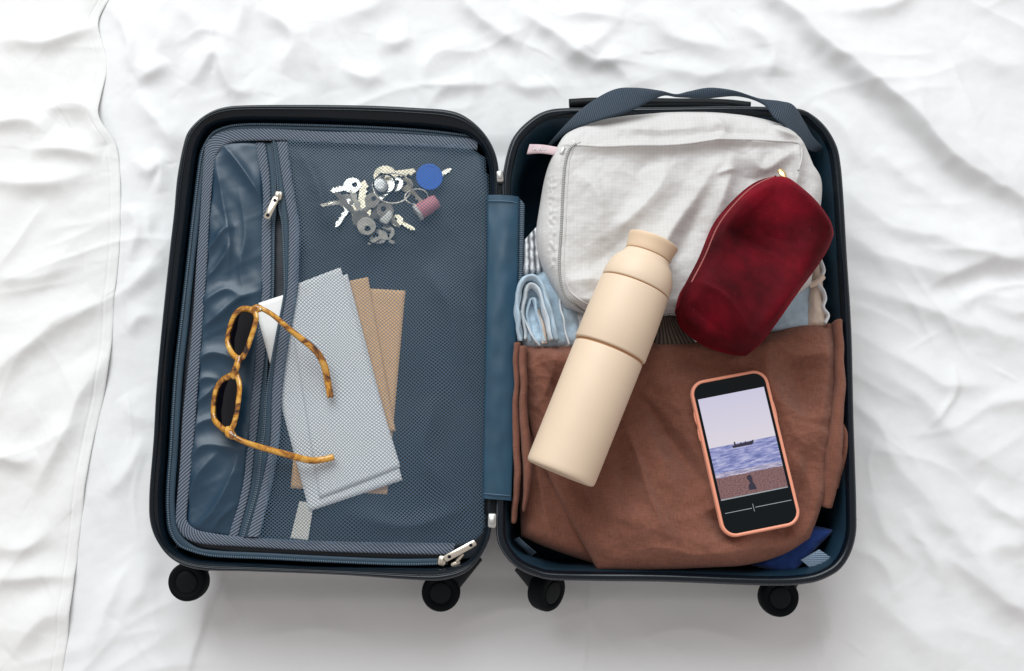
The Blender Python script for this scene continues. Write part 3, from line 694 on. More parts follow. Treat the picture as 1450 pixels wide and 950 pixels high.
# satin strip beside the pocket zip
SF = [
    ([(-0.33,0.2259),(-0.3061,0.1964),(-0.2797,0.1571)], 0.0056, 0.007, 0.008),
    ([(-0.3363,0.2073),(-0.3259,0.1571),(-0.3156,0.1077),(-0.3182,0.0629)], 0.0036, 0.006, 0.008),
    ([(-0.3091,0.1738),(-0.2987,0.12),(-0.3032,0.0791),(-0.2937,0.0428)], 0.0030, 0.009, 0.007),
    ([(-0.3482,0.0954),(-0.3346,0.1077),(-0.3227,0.1241),(-0.3117,0.1265)], 0.0040, 0.006, 0.006),
    ([(-0.3482,0.0662),(-0.3345,0.0743),(-0.3212,0.0938),(-0.3164,0.1077)], 0.0034, 0.006, 0.005),
    ([(-0.3497,0.034),(-0.3331,0.0468),(-0.3162,0.0549),(-0.2978,0.0468)], 0.0036, 0.006, 0.006),
    ([(-0.3483,0.0069),(-0.3257,0.0244),(-0.3055,0.0428),(-0.2801,0.0533)], 0.0046, 0.009, 0.006),
    ([(-0.3487,-0.0287),(-0.3315,-0.0169),(-0.3103,-0.0208),(-0.2943,-0.0326)], 0.0044, 0.007, 0.006),
    ([(-0.3498,-0.0521),(-0.3363,-0.0443),(-0.3192,-0.0467)], 0.0028, 0.005, 0.005),
    ([(-0.3516,-0.0755),(-0.3368,-0.0654),(-0.3243,-0.0521)], 0.0028, 0.005, 0.005),
    ([(-0.3516,-0.104),(-0.3354,-0.0917),(-0.3111,-0.0871)], 0.0030, 0.006, 0.005),
    ([(-0.3527,-0.1407),(-0.3363,-0.1193),(-0.3134,-0.1193),(-0.2863,-0.1254)], 0.0038, 0.008, 0.006),
    ([(-0.352,-0.1821),(-0.3371,-0.1482),(-0.3169,-0.1254)], 0.0040, 0.008, 0.008),
    ([(-0.3413,-0.212),(-0.3192,-0.1874),(-0.3039,-0.1573),(-0.294,-0.1254)], 0.0064, 0.008, 0.012),
    ([(-0.3217,-0.2127),(-0.3119,-0.1971),(-0.2959,-0.1821)], 0.0024, 0.005, 0.005),
]
V, F, uv = patch([(-0.342,0.2251),(-0.3181,0.2302),(-0.2891,0.2302)], [(-0.2891,0.2302),(-0.2833,0.188),(-0.2788,0.1364),(-0.2761,0.071),(-0.2771,0.0388),(-0.2794,-0.001),(-0.2824,-0.056),(-0.2842,-0.104),(-0.2863,-0.1254),(-0.2892,-0.1649),(-0.3004,-0.2172)],
    [(-0.3492,-0.2045),(-0.3277,-0.2127),(-0.3004,-0.2172)], [(-0.342,0.2251),(-0.3421,0.178),(-0.3447,0.1364),(-0.3445,0.0856),(-0.3464,0.0005),(-0.3481,-0.0832),(-0.3498,-0.1376),(-0.3492,-0.2045)], 70, 300, 0.0955, 0.003, 0.008, 0,
    lambda X, Y: folds(X, Y, SF, 1.25) * 1.1 + 0.0018 * noise(X * 22, Y * 16, 41) + 0.0010 * along(X, Y, 25, 12, 70, 42, 0.01) + 0.0012 * along(X, Y, -50, 12, 50, 43, 0.01))
mesh('satin_panel', V, F, MAT['satin'], case, uv)

# net of the pocket, thread by thread
NETP = np.array([(-0.2565,0.2286),(-0.213,0.2269),(-0.1326,0.2243),(-0.0522,0.2218),(-0.0321,0.2091),(-0.0263,0.1756),(-0.0258,0.0464),(-0.0268,-0.095),(-0.0272,-0.186),(-0.0309,-0.2098),(-0.0428,-0.2231),(-0.0938,-0.2239),(-0.199,-0.2224),(-0.2728,-0.2187),(-0.2629,-0.165),(-0.2547,-0.1042),(-0.2535,-0.0563),(-0.2471,0.0002),(-0.2405,0.0544),(-0.2416,0.1292),(-0.247,0.169)])
KEYC = np.array((-0.1431,0.154))
NF = [([(-0.2411,0.2158),(-0.2198,0.178),(-0.2021,0.12)], 0.006, 0.008, 0.010), ([(-0.2338,0.12),(-0.2371,0.0791),(-0.2312,0.0468)], 0.004, 0.006, 0.008),
      ([(-0.0984,0.0791),(-0.0665,0.0308),(-0.0542,-0.0326)], 0.005, 0.014, 0.012), ([(-0.0809,-0.0638),(-0.0954,-0.1254),(-0.0644,-0.1709)], 0.004, 0.012, 0.012),
      ([(-0.17,-0.1934),(-0.1094,-0.2045),(-0.0492,-0.1859)], 0.004, 0.012, 0.010), ([(-0.0835,0.1447),(-0.0513,0.0954),(-0.0351,0.0148)], 0.004, 0.010, 0.010)]
def znet(X, Y):
    bulge = 0.0080 * np.exp(-(((X - KEYC[0] - 0.008) / 0.100) ** 2 + ((Y - KEYC[1] - 0.006) / 0.066) ** 2) ** 1.7)
    return 0.1035 + bulge + 1.2 * folds(X, Y, NF) + 0.0022 * noise(X * 16, Y * 11, 51)
def inside(P, X, Y):
    r = np.zeros(X.shape, bool); n = len(P)
    for i in range(n):
        x1, y1 = P[i]; x2, y2 = P[(i + 1) % n]
        c = (y1 > Y) != (y2 > Y)
        r ^= c & (X < (x2 - x1) * (Y - y1) / (y2 - y1 + 1e-12) + x1)
    return r
def make_net():
    h = 0.00205
    lo = NETP.min(0) - 0.01; hi = NETP.max(0) + 0.01
    ang = math.radians(3)
    nx = int((hi[0] - lo[0]) / h) + 24; ny = int((hi[1] - lo[1]) / h) + 24
    I, J = np.meshgrid(np.arange(nx), np.arange(ny))
    c0 = (lo + hi) / 2
    gx = (I - nx / 2) * h; gy = (J - ny / 2) * h * 0.92
    X = c0[0] + gx * math.cos(ang) - gy * math.sin(ang); Y = c0[1] + gx * math.sin(ang) + gy * math.cos(ang)
    wx = 0.0035 * noise(X * 17, Y * 13, 61) + 0.0016 * noise(X * 40, Y * 30, 63); wy = 0.003 * noise(X * 15, Y * 15, 62) + 0.0014 * noise(X * 36, Y * 36, 64)
    X = X + wx; Y = Y + wy
    Z = znet(X, Y)
    P = np.stack([X, Y, Z], -1)
    ii, jj = np.meshgrid(np.arange(1, nx - 1), np.arange(1, ny - 1))
    k = ((ii + jj) % 2 == 0)
    ii = ii[k]; jj = jj[k]
    keep = inside(NETP, X[jj, ii], Y[jj, ii])
    ii = ii[keep]; jj = jj[keep]
    C = P[jj, ii]
    cor = [P[jj, ii + 1], P[jj + 1, ii], P[jj, ii - 1], P[jj - 1, ii]]
    n = len(ii)
    hole = 0.815
    V = np.concatenate(cor + [C + (q - C) * hole for q in cor])
    F = []
    a = np.arange(n)
    for q in range(4):
        q2 = (q + 1) % 4
        F.append(np.stack([a + q * n, a + q2 * n, a + (4 + q2) * n, a + (4 + q) * n], 1))
    o = mesh('net', V, np.concatenate(F), MAT['net'], case)
    tag(o, kind='stuff')
make_net()

# zipper pulls
def pull(slider, tip, z, wd, flip=False):
    s = np.array(slider); t_ = np.array(tip)
    d = t_ - s; L = np.linalg.norm(d); d /= L; ang = math.atan2(d[1], d[0])
    body = place(rrect(0.011, 0.009, 0.003), s, math.radians(80))
    v1 = prism(body, z, z + 0.005, 0.0012)
    bridge = prism(place(rrect(0.008, 0.0032, 0.0014), s, math.radians(80)), z + 0.005, z + 0.0075, 0.0008)
    V, F = merge(v1, bridge)
    o = mesh('zipper_pull', V, F, MAT['nickel'], case)
    # tab: a flat bar with a hole near each end
    m0 = s + d * 0.003
    LL = L - 0.003
    out = place(rrect(LL, wd, wd * 0.32) + np.array([LL / 2, 0]), m0, ang)
    ring = lambda c, r, n=16: c + np.stack([np.cos(np.linspace(0, 2 * np.pi, n, endpoint=False)) * r, np.sin(np.linspace(0, 2 * np.pi, n, endpoint=False)) * r], 1)
    V, F = prism(out, z + 0.0064, z + 0.0082, 0.0004)
    tb = mesh('tab', V, F, MAT['nickel'], o)
    for f_ in (0.16, 0.84):
        c = m0 + d * LL * f_
        V, F = prism(ring(c, wd * 0.27), z + 0.0080, z + 0.00835, 0.0001)
        mesh('tab_hole', V, F, MAT['black'], o)
pull((-0.2629,0.1622), (-0.2745,0.1341), 0.1010, 0.0078)
pull((-0.074,-0.2408), (-0.0382,-0.2217), 0.1020, 0.0072)
V, F = merge(prism(place(rrect(0.011, 0.005, 0.002), (-0.0597,-0.2437), 0.35), 0.101, 0.105, 0.001),
             prism(place(rrect(0.012, 0.004, 0.0015), (-0.0553,-0.2379), 0.9), 0.1035, 0.1055, 0.0006))
mesh('zipper_slider', V, F, MAT['nickel'], case)

# cloth flap over the hinge
FLf = lambda X, Y: 0.0020 * noise(X * 30, Y * 9, 71) + 0.0008 * noise(X * 80, Y * 40, 72)
t = strip([(-0.0276,0.1594),(-0.0279,0.0591),(-0.0291,-0.0352),(-0.0302,-0.1118),(-0.0307,-0.1762)], [(0.0079,0.157),(0.0062,0.0591),(0.0038,-0.0352),(0.0015,-0.1118),(-0.0007,-0.1784)], 0.1165, 120, 17, 0.0045, 0.02, FLf)
fl = mesh('hinge_flap', *t[:2], MAT['flap'], case, t[2])
t = strip([(0.0079,0.1568),(0.0062,0.0595),(0.0038,-0.0349),(0.0015,-0.1116),(0.0,-0.1267)], [(0.0142,0.1492),(0.0117,0.06),(0.0077,-0.0346),(0.0045,-0.1114),(0.003,-0.1265)], 0.1135, 120, 5, 0.0008, 0.02)
mesh('flap_zipper', *t[:2], MAT['coil'], fl, t[2])
for a, b in (([(-0.0267,0.1521),(0.0063,0.1496)], 0.1185), ([(-0.0299,-0.1711),(-0.0015,-0.1734)], 0.1185)):
    n_ = 14
    p = cat(a, n_)
    t = tube(np.column_stack([p, 0.1172 + 0.0045 * (1 - np.linspace(-1, 1, n_) ** 2)]), 0.0006, 0.0005, 6, res=30)
    mesh('stitching', t[0], t[1], MAT['net'], fl)
def clip(c, ang, w_, h_):
    V, F = merge(prism(place(rrect(w_, h_, 0.002), c, ang), 0.106, 0.118, 0.0012), prism(place(rrect(w_ * 0.6, h_ * 0.45, 0.0012), c, ang), 0.118, 0.1195, 0.0006))
    mesh('hinge_clip', V, F, MAT['clip'], case)
clip((-0.0134,0.1809), 0.06, 0.0075, 0.0135)
clip((-0.0209,-0.1991), -0.02, 0.0088, 0.0150)
# black hinge blocks between the rims
for a in ([(-0.0135,0.1736),(-0.015,0.1546)], [(-0.0203,-0.175),(-0.021,-0.1922)]):
    t = tube(np.column_stack([cat(a, 4), np.full(4, 0.105)]), 0.009, 0.008, 10)
    mesh('hinge_block', t[0], t[1], MAT['black'], case)

# wheels
def wheel(c, z, ax, r, arm, hubz=1):
    c3 = np.array([c[0], c[1], z])
    axv = np.array(Vector(ax).normalized())
    a3 = np.array(arm)
    pts = [c3 + (a3 - c3) * k for k in (-0.05, 0.3, 0.65, 1.0)]
    t = tube(pts, [0.012, 0.0150, 0.0165, 0.018], [0.010, 0.013, 0.015, 0.016], 14)
    h = mesh('wheel', t[0], t[1], MAT['black'], case)
    hw = 0.010
    V, F = lathe([(r * 0.55, -hw), (r * 0.9, -hw), (r * 0.98, -hw * 0.7), (r, -hw * 0.2), (r, hw * 0.2), (r * 0.98, hw * 0.7), (r * 0.9, hw), (r * 0.66, hw), (r * 0.63, hw * 0.93), (r * 0.4, hw * 0.93)], c3, axv, 40)
    mesh('tyre', V, F, MAT['rubber'], h)
    V, F = lathe([(r * 0.58, hw * 0.7), (r * 0.56, hw * 0.98), (r * 0.48, hw * 1.05), (r * 0.2, hw * 1.06), (r * 0.03, hw * 1.08)], c3, axv, 32)
    mesh('hub', V, F, MAT['black'], h)
wheel((-0.3549,-0.2628), 0.052, (-0.05, -0.12, 1), 0.0215, [(-0.3401,-0.2224,0.045)][0])
wheel((-0.0778,-0.2741), 0.052, (0.0, -0.10, 1), 0.0212, [(-0.0479,-0.2301,0.045)][0])
wheel((0.0378,-0.2726), 0.050, (0.75, -0.25, 0.62), 0.0225, [(0.018,-0.2417,0.045)][0])
wheel((0.2917,-0.2794), 0.052, (0.05, -0.1, 1), 0.0215, [(0.3076,-0.2455,0.045)][0])

# carry handle outside the top wall
def handle():
    p = [(0.0654,0.2717),(0.1009,0.2734),(0.1816,0.2725),(0.2381,0.2717),(0.2719,0.2682)]
    pts = np.column_stack([cat(p, 30), np.full(30, 0.104)])
    t = tube(pts, 0.0060, 0.0065, 12, res=60)
    h = mesh('carry_handle', t[0], t[1], MAT['black'], case)
    p = [(0.1441,0.2667),(0.1882,0.2675),(0.2362,0.2667),(0.252,0.2633)]
    t = tube(np.column_stack([cat(p, 20), np.full(20, 0.1118)]), 0.0022, 0.0014, 8, res=40)
    mesh('grip_ridge', t[0], t[1], MAT['rubber'], h)
handle()

# webbing strap thrown over the rim
SA = [(0.0396,0.2244,0.095),(0.0595,0.2394,0.122),(0.0823,0.2556,0.14),(0.1115,0.2696,0.15),(0.136,0.2704,0.154),(0.1635,0.2679,0.152),(0.1809,0.2651,0.149),(0.1957,0.268,0.15),(0.218,0.2713,0.152),(0.2452,0.2679,0.152),(0.2725,0.2597,0.15),(0.2967,0.2581,0.146),(0.3126,0.2551,0.141),(0.3264,0.2404,0.13),(0.3396,0.2275,0.116),(0.3583,0.219,0.098)]
SB = [(0.0436,0.2252,0.095),(0.0656,0.232,0.126),(0.0969,0.2342,0.15),(0.1275,0.2416,0.156),(0.1514,0.2551,0.153),(0.1675,0.263,0.15),(0.181,0.2622,0.148),(0.1927,0.2614,0.148),(0.2143,0.2601,0.149),(0.2494,0.2626,0.149),(0.2761,0.2531,0.15),(0.2874,0.2367,0.152),(0.2988,0.2284,0.148),(0.3165,0.2133,0.136),(0.3351,0.2109,0.118),(0.3502,0.2173,0.098)]
t = strip(SA, SB, 0, 200, 9, 0.0012, 0.0012)
mesh('strap', *t[:2], MAT['webbing'], case, t[2])
t = strip([(0.3568,0.2109),(0.3584,0.1478),(0.3579,0.0491),(0.3551,-0.0624)], [(0.3665,0.2109),(0.368,0.1478),(0.3674,0.0491),(0.3644,-0.0624)], 0.092, 60, 5, 0.001, 0.001)
mesh('side_ribbon', *t[:2], MAT['lining'], case, t[2])
t = strip([(0.3088,-0.2401,0.092),(0.3274,-0.229,0.098)], [(0.3266,-0.2556,0.09),(0.3453,-0.2416,0.096)], 0, 20, 7, 0.002, 0.002)
mesh('strap_end', *t[:2], MAT['strapend'], case, t[2])
t = strip([(0.0015,-0.2184,0.085),(0.0114,-0.2274,0.088),(0.0206,-0.2364,0.08)], [(0.0076,-0.2155,0.088),(0.0174,-0.2245,0.09),(0.0267,-0.2319,0.082)], 0, 20, 5, 0.001, 0.002)
mesh('strap_end', *t[:2], MAT['webbing'], case, t[2])

# ------------------------------------------------------------------ papers in the pocket
def sheet(name, q, z, mat, label, category, sag=0.0008, seed=1, lift=None):
    a, b, c, d = [np.array(p) for p in q]
    n = 24
    S, Tt = np.meshgrid(np.linspace(0, 1, n), np.linspace(0, 1, n * 2))
    P = (1 - S)[..., None] * ((1 - Tt)[..., None] * a + Tt[..., None] * d) + S[..., None] * ((1 - Tt)[..., None] * b + Tt[..., None] * c)
    Z = z + sag * noise(P[..., 0] * 18, P[..., 1] * 14, seed)
    if lift is not None: Z = Z + lift(S, Tt)
    top = np.concatenate([P, Z[..., None]], -1).reshape(-1, 3)
    bot = top.copy(); bot[:, 2] -= 0.0004
    N = n * n * 2
    F = gridfaces(n * 2, n)
    Fb = gridfaces(n * 2, n, N)[:, ::-1]
    idx = np.arange(N).reshape(n * 2, n)
    loop = np.concatenate([idx[0], idx[1:, -1], idx[-1, -2::-1], idx[-2:0:-1, 0]])
    sd = np.stack([loop, np.roll(loop, -1), np.roll(loop, -1) + N, loop + N], 1)
    org = (*((a + b + c + d) / 4), z)
    o = mesh(name, np.concatenate([top, bot]), np.concatenate([F, Fb, sd]), mat, org=org)
    return tag(o, label, category)
sheet('kraft_envelope', [(-0.2269,0.0615),(-0.1189,0.055),(-0.1346,-0.1707),(-0.2391,-0.1639)], 0.0945, MAT['kraft'], 'wide brown kraft paper envelope, undermost of the papers behind the net', 'envelope', seed=3)
sheet('kraft_envelope', [(-0.2242,0.0572),(-0.1608,0.0702),(-0.1267,-0.1021),(-0.1924,-0.1144)], 0.0958, MAT['kraft'], 'narrow brown kraft envelope leaning between the wide envelope and white letters', 'envelope', seed=4)
sheet('letter', [(-0.2859,0.0382),(-0.1835,0.0729),(-0.1179,-0.1557),(-0.2172,-0.1888)], 0.0990, MAT['paper'], 'white letter whose corner pokes out of the open pocket zip by the sunglasses', 'letter', 0.0004, seed=5)
sheet('letter', [(-0.2518,0.0563),(-0.1913,0.0805),(-0.1202,-0.1415),(-0.2067,-0.1754)], 0.1002, MAT['paper'], 'topmost white folded letter behind the net, under the eyeglass temples', 'letter', 0.0007, seed=6)
sheet('paper_tag', [(-0.2282,-0.1776),(-0.2129,-0.1813),(-0.2177,-0.2194),(-0.2366,-0.2172)], 0.0985, MAT['tagpaper'], 'small cream paper strip behind the net below the letters', 'tag', seed=7)

# ------------------------------------------------------------------ bunch of keys
kz = 0.094
kb = thing('key_bunch', 'bunch of silver keys with blue disc and pink charm behind the net', 'keys', (*(-0.1437,0.1556), kz))
KN = [0]
def key(bow, tip, z, rb, wb, hole=0.33):
    rb *= 0.98; wb *= 1.0
    b = np.array(bow); t_ = np.array(tip); d = t_ - b; L = np.linalg.norm(d); ang = math.atan2(d[1], d[0])
    n = 22; th_ = np.linspace(0, 2 * np.pi, n, endpoint=False)
    o = np.stack([np.cos(th_) * rb * 1.05, np.sin(th_) * rb], 1); i_ = np.stack([np.cos(th_) * rb * hole - rb * 0.3, np.sin(th_) * rb * hole], 1)
    o = place(o, b, ang); i_ = place(i_, b, ang)
    e = 0.0011
    V, F = loft([zz(i_, z), zz(o, z), zz(o, z + 2 * e), zz(i_, z + 2 * e), zz(i_, z)], False, False)
    x = [rb * 0.8]; yb = [-wb / 2]
    k = 7
    top = [(rb * 0.8, wb / 2), (L - wb * 0.4, wb / 2), (L, 0)]
    bot = []
    for q in range(k):
        xx = L - wb * 0.4 - (L - wb * 0.4 - rb * 1.3) * q / (k - 1)
        bot.append((xx, -wb / 2 * (1.0 if q % 2 else 0.35)))
    poly = place(np.array(top + bot + [(rb * 0.8, -wb / 2)]), b, ang)
    v2 = prism(poly, z + 0.0002, z + 2 * e - 0.0002, 0.0002)
    V, F = merge((V, F), v2)
    tx, ty = random.uniform(-0.16, 0.16), random.uniform(-0.16, 0.16)
    V[:, 2] = np.clip(V[:, 2] + (V[:, 0] - b[0]) * tx + (V[:, 1] - b[1]) * ty, 0.0935, 0.1085)
    KN[0] += 1
    mesh('key', V, F, MAT[('keymetal', 'keydark', 'keybrass', 'keybright')[(KN[0] * 3) % 4]], kb, smooth=False)
key((-0.181,0.1765), (-0.2056,0.1689), 0.0965, 0.0095, 0.0075)
key((-0.1698,0.1456), (-0.1668,0.184), 0.0985, 0.0115, 0.0100)
key((-0.1696,0.1357), (-0.1991,0.1673), 0.1005, 0.0100, 0.0062)
key((-0.1877,0.1589), (-0.218,0.1556), 0.0945, 0.0080, 0.0060)
key((-0.1828,0.1539), (-0.1988,0.1274), 0.0955, 0.0080, 0.0060)
key((-0.1444,0.1882), (-0.1084,0.1932), 0.0960, 0.0125, 0.0085)
key((-0.163,0.1274), (-0.1817,0.1723), 0.1010, 0.0105, 0.0072)
key((-0.1427,0.1456), (-0.1264,0.1266), 0.1000, 0.0095, 0.0050)
key((-0.15,0.1167), (-0.1308,0.1085), 0.0945, 0.0105, 0.0050)
key((-0.1298,0.1357), (-0.1089,0.1233), 0.0950, 0.0070, 0.0050)
key((-0.157,0.1456), (-0.1342,0.1208), 0.0975, 0.0090, 0.0058)
key((-0.1573,0.1573), (-0.179,0.1307), 0.1015, 0.0085, 0.0060)
key((-0.1322,0.1773), (-0.1556,0.1539), 0.0985, 0.0090, 0.0060)
key((-0.1201,0.1773), (-0.0998,0.1539), 0.0955, 0.0080, 0.0055)
key((-0.1406,0.1208), (-0.1625,0.1077), 0.0960, 0.0085, 0.0055)
key((-0.0922,0.184), (-0.0683,0.1974), 0.0945, 0.0090, 0.0060)
def kring(c, r, z, wr, sq=1.0, mat='nickel'):
    th_ = np.linspace(0, 2 * np.pi, 24, endpoint=False)
    p = np.stack([c[0] + np.cos(th_) * r, c[1] + np.sin(th_) * r * sq, z + 0.0012 * np.sin(th_ * 2)], 1)
    t = tube(p, wr, wr, 8, closed=True, res=60)
    mesh('ring', t[0], t[1], MAT[mat], kb)
kring((-0.1349,0.1713), 0.021, 0.1040, 0.0010, 0.85)
kring((-0.1438,0.1763), 0.0125, 0.1045, 0.0010, 0.9, 'black')
kring((-0.1505,0.1167), 0.012, 0.0985, 0.0011, 0.8, 'black')
kring((-0.1076,0.1613), 0.013, 0.1035, 0.0007, 0.7)
V, F = lathe([(0.002, 0.0), (0.0085, 0.0), (0.0092, 0.001), (0.0092, 0.002), (0.0085, 0.0026), (0.003, 0.0024)], (*(-0.1494,0.1746), 0.1015), (0.1, 0.1, 1), 28)
mesh('coin_fob', V, F, MAT['clip'], kb)
# blue disc
V, F = lathe([(0.004, 0), (0.0144, 0.0), (0.0150, 0.0006), (0.0151, 0.0026), (0.0145, 0.0031), (0.0122, 0.0031), (0.0118, 0.0027), (0.004, 0.0027)], (*(-0.0935,0.1851), 0.1010), (0.12, -0.1, 1), 36)
mesh('disc', V, F, MAT['bluecap'], kb, smooth=False)
a = np.array([(-0.1057,0.1437,0.1005)][0]); b = np.array([(-0.0845,0.158,0.1)][0])
Lq = np.linalg.norm(b - a)
V, F = lathe([(0.0085, 0), (0.0092, 0.0010), (0.0090, Lq * 0.5), (0.0082, Lq * 0.9), (0.0070, Lq), (0.003, Lq * 1.01)], a, b - a, 28)
mesh('charm', V, F, MAT['pink'], kb)
V, F = lathe([(0.0094, -0.002), (0.0100, -0.0012), (0.0100, 0.0012), (0.0094, 0.0018)], a, b - a, 28)
mesh('charm_rim', V, F, MAT['offwhite'], kb)
ell = cat([(-0.143,0.1397),(-0.1376,0.1455),(-0.1343,0.1397),(-0.1405,0.1298),(-0.1485,0.1348)], 30, True)
V, F = prism(ell, 0.102, 0.1035, 0.0004); mesh('fob', V, F, MAT['offwhite'], kb)

# ------------------------------------------------------------------ sunglasses
sg = thing('sunglasses', 'amber tortoiseshell sunglasses with dark lenses resting on the net pocket', 'sunglasses', (*(-0.2968,-0.0373), 0.104))
G1 = [(-0.2888,0.0275,0.1258135593220339),(-0.2793,0.0236,0.13313389830508474),(-0.2742,0.0157,0.13759491525423728),(-0.2761,0.005,0.13698983050847457),(-0.2805,-0.0092,0.13481864406779662),(-0.2859,-0.0225,0.1318406779661017),(-0.2919,-0.028,0.12779491525423728),(-0.2996,-0.0238,0.1217677966101695),(-0.3068,-0.015,0.1158),(-0.3103,-0.0058,0.11252542372881355),(-0.3086,0.0083,0.11270338983050847),(-0.3032,0.0219,0.11568135593220338),(-0.2961,0.0272,0.1204271186440678)]
G2 = [(-0.2961,-0.0453,0.12605084745762712),(-0.2906,-0.0568,0.1310457627118644),(-0.2904,-0.0714,0.13237457627118643),(-0.2919,-0.0873,0.13251694915254236),(-0.2954,-0.1006,0.13093898305084745),(-0.3023,-0.1053,0.1260864406779661),(-0.313,-0.0991,0.11763898305084745),(-0.3211,-0.0907,0.11097118644067797),(-0.3231,-0.0789,0.10866949152542373),(-0.3218,-0.0611,0.1083135593220339),(-0.316,-0.0508,0.11171864406779661),(-0.3071,-0.0464,0.11797118644067797)]
NRM = (-0.66, -0.10, 0.74)
fr_parts = []
for G in (G1, G2):
    t = tube(G, 0.0035, 0.0023, 12, up=NRM, closed=True, res=72)
    fr_parts.append((t[0], t[1]))
t = tube([(-0.2937,-0.0255,0.127),(-0.2944,-0.0343,0.129),(-0.2964,-0.0405,0.129),(-0.3,-0.0475,0.125)], 0.0048, 0.003, 10, up=NRM, res=20); fr_parts.append((t[0], t[1]))
t = tube([(-0.2808,0.0229,0.133),(-0.2744,0.0255,0.135),(-0.2696,0.0253,0.136)], [0.004, 0.0055, 0.0035], 0.0035, 10, res=16); fr_parts.append((t[0], t[1]))
t = tube([(-0.3024,-0.1031,0.126),(-0.298,-0.1089,0.131),(-0.2931,-0.1127,0.132)], [0.004, 0.0055, 0.0035], 0.0035, 10, res=16); fr_parts.append((t[0], t[1]))
V, F = merge(*fr_parts)
fr = mesh('frame', V, F, MAT['tortoise'], sg)
for G in (G1, G2):
    g = cat(G, 48, True); c = g.mean(0)
    n_ = np.array(NRM)
    rings = [c + (g - c) * k + n_ * (0.0010 - 0.0016 * k * k) for k in (0.96, 0.7, 0.4, 0.12)]
    V, F = loft(rings, False, True)
    mesh('lens', V, F, MAT['lens'], sg)
t = tube([(-0.272,0.0269,0.136),(-0.2584,0.0195,0.134),(-0.2433,0.007,0.131),(-0.2284,-0.0047,0.127),(-0.2172,-0.0134,0.124),(-0.2084,-0.0228,0.12),(-0.2028,-0.0351,0.115),(-0.2,-0.0498,0.11),(-0.1967,-0.0673,0.108)], [0.0026, 0.0030, 0.0036, 0.0040, 0.0036], [0.0034, 0.003, 0.0028, 0.0028, 0.002], 10, res=70)
mesh('temple', t[0], t[1], MAT['tortoise'], sg)
t = tube([(-0.2961,-0.1112,0.132),(-0.2834,-0.1171,0.131),(-0.2689,-0.122,0.128),(-0.2509,-0.1269,0.124),(-0.235,-0.131,0.12),(-0.2223,-0.1343,0.115),(-0.2116,-0.1355,0.111),(-0.2008,-0.1337,0.108),(-0.1911,-0.1314,0.1075)], [0.0026, 0.0032, 0.0036, 0.0038, 0.0034], [0.0034, 0.003, 0.0028, 0.0026, 0.002], 10, res=70)
mesh('temple', t[0], t[1], MAT['tortoise'], sg)
for p in [(-0.2697,0.0239,0.139),(-0.2914,-0.1116,0.136)]:
    V, F = lathe([(0.0012, 0), (0.0014, 0.0006), (0.0006, 0.0010)], np.array(p), (0, 0, 1), 12)
    mesh('hinge_pin', V, F, MAT['nickel'], sg)

# ------------------------------------------------------------------ packed half: brown garment
gar = thing('brown_garment', 'folded brown linen garment filling the packed half below the packing cube', 'clothing', (*(0.1871,-0.1191), 0.03))
GC = [([(0.1258,-0.0982),(0.134,-0.1356),(0.143,-0.1652),(0.1546,-0.2054)], 0.0036, 0.0018, 0.0026), ([(0.148,-0.1725),(0.1621,-0.1981),(0.1651,-0.2235)], 0.0015, 0.002, 0.003), ([(0.2059,-0.0982),(0.1956,-0.068),(0.1736,-0.0452)], 0.002, 0.004, 0.006),
      ([(0.0567,-0.0376),(0.0719,-0.0261),(0.0947,-0.0222)], 0.002, 0.004, 0.005), ([(0.2872,-0.0376),(0.322,-0.0222),(0.3443,-0.0299)], 0.002, 0.004, 0.006), ([(0.295,-0.1132),(0.3253,-0.1058),(0.3436,-0.1132)], 0.002, 0.004, 0.006),
      ([(0.1062,-0.2379),(0.1504,-0.2271),(0.2014,-0.2379)], 0.002, 0.005, 0.007), ([(0.2386,-0.0222),(0.2694,-0.0106),(0.2917,-0.0222)], 0.002, 0.004, 0.006), ([(0.1731,-0.2017),(0.203,-0.1872),(0.2188,-0.1578)], 0.003, 0.006, 0.009)]
GS = [([(0.1171,-0.0376),(0.1723,-0.0945),(0.2044,-0.143),(0.2266,-0.1886),(0.2643,-0.222)], 0.011, 0.05, 0.010), ([(0.2737,0.001),(0.2992,-0.0222),(0.3333,-0.0222),(0.3516,-0.0068)], 0.008, 0.03, 0.010),
      ([(0.2858,-0.068),(0.3025,-0.1132),(0.339,-0.1282)], 0.006, 0.025, 0.008), ([(0.0098,-0.0261),(0.0302,-0.0452),(0.0566,-0.0452)], 0.006, 0.02, 0.008), ([(0.0925,-0.1725),(0.1326,-0.1981),(0.1501,-0.2379)], 0.005, 0.03, 0.010)]
GV = [([(0.1319,-0.0528),(0.1682,-0.1058),(0.2074,-0.1652)], -0.009, 0.022, 0.018), ([(0.2992,-0.0222),(0.3127,-0.0566),(0.3032,-0.0982)], -0.0050, 0.026, 0.020),
      ([(0.0265,-0.0261),(0.0452,-0.0528),(0.0488,-0.0832)], -0.006, 0.012, 0.012), ([(0.2104,-0.1872),(0.2312,-0.2235)], -0.005, 0.015, 0.012), ([(0.3167,-0.1282),(0.3071,-0.1725),(0.2829,-0.2162)], -0.006, 0.014, 0.014),
      ([(0.0558,-0.1356),(0.0777,-0.1725),(0.0992,-0.2162)], -0.006, 0.014, 0.02), ([(0.1084,-0.1058),(0.1224,-0.1578),(0.1143,-0.1945)], -0.006, 0.02, 0.016), ([(0.178,-0.0222),(0.2078,-0.0376),(0.2383,-0.0299)], -0.004, 0.012, 0.012)]
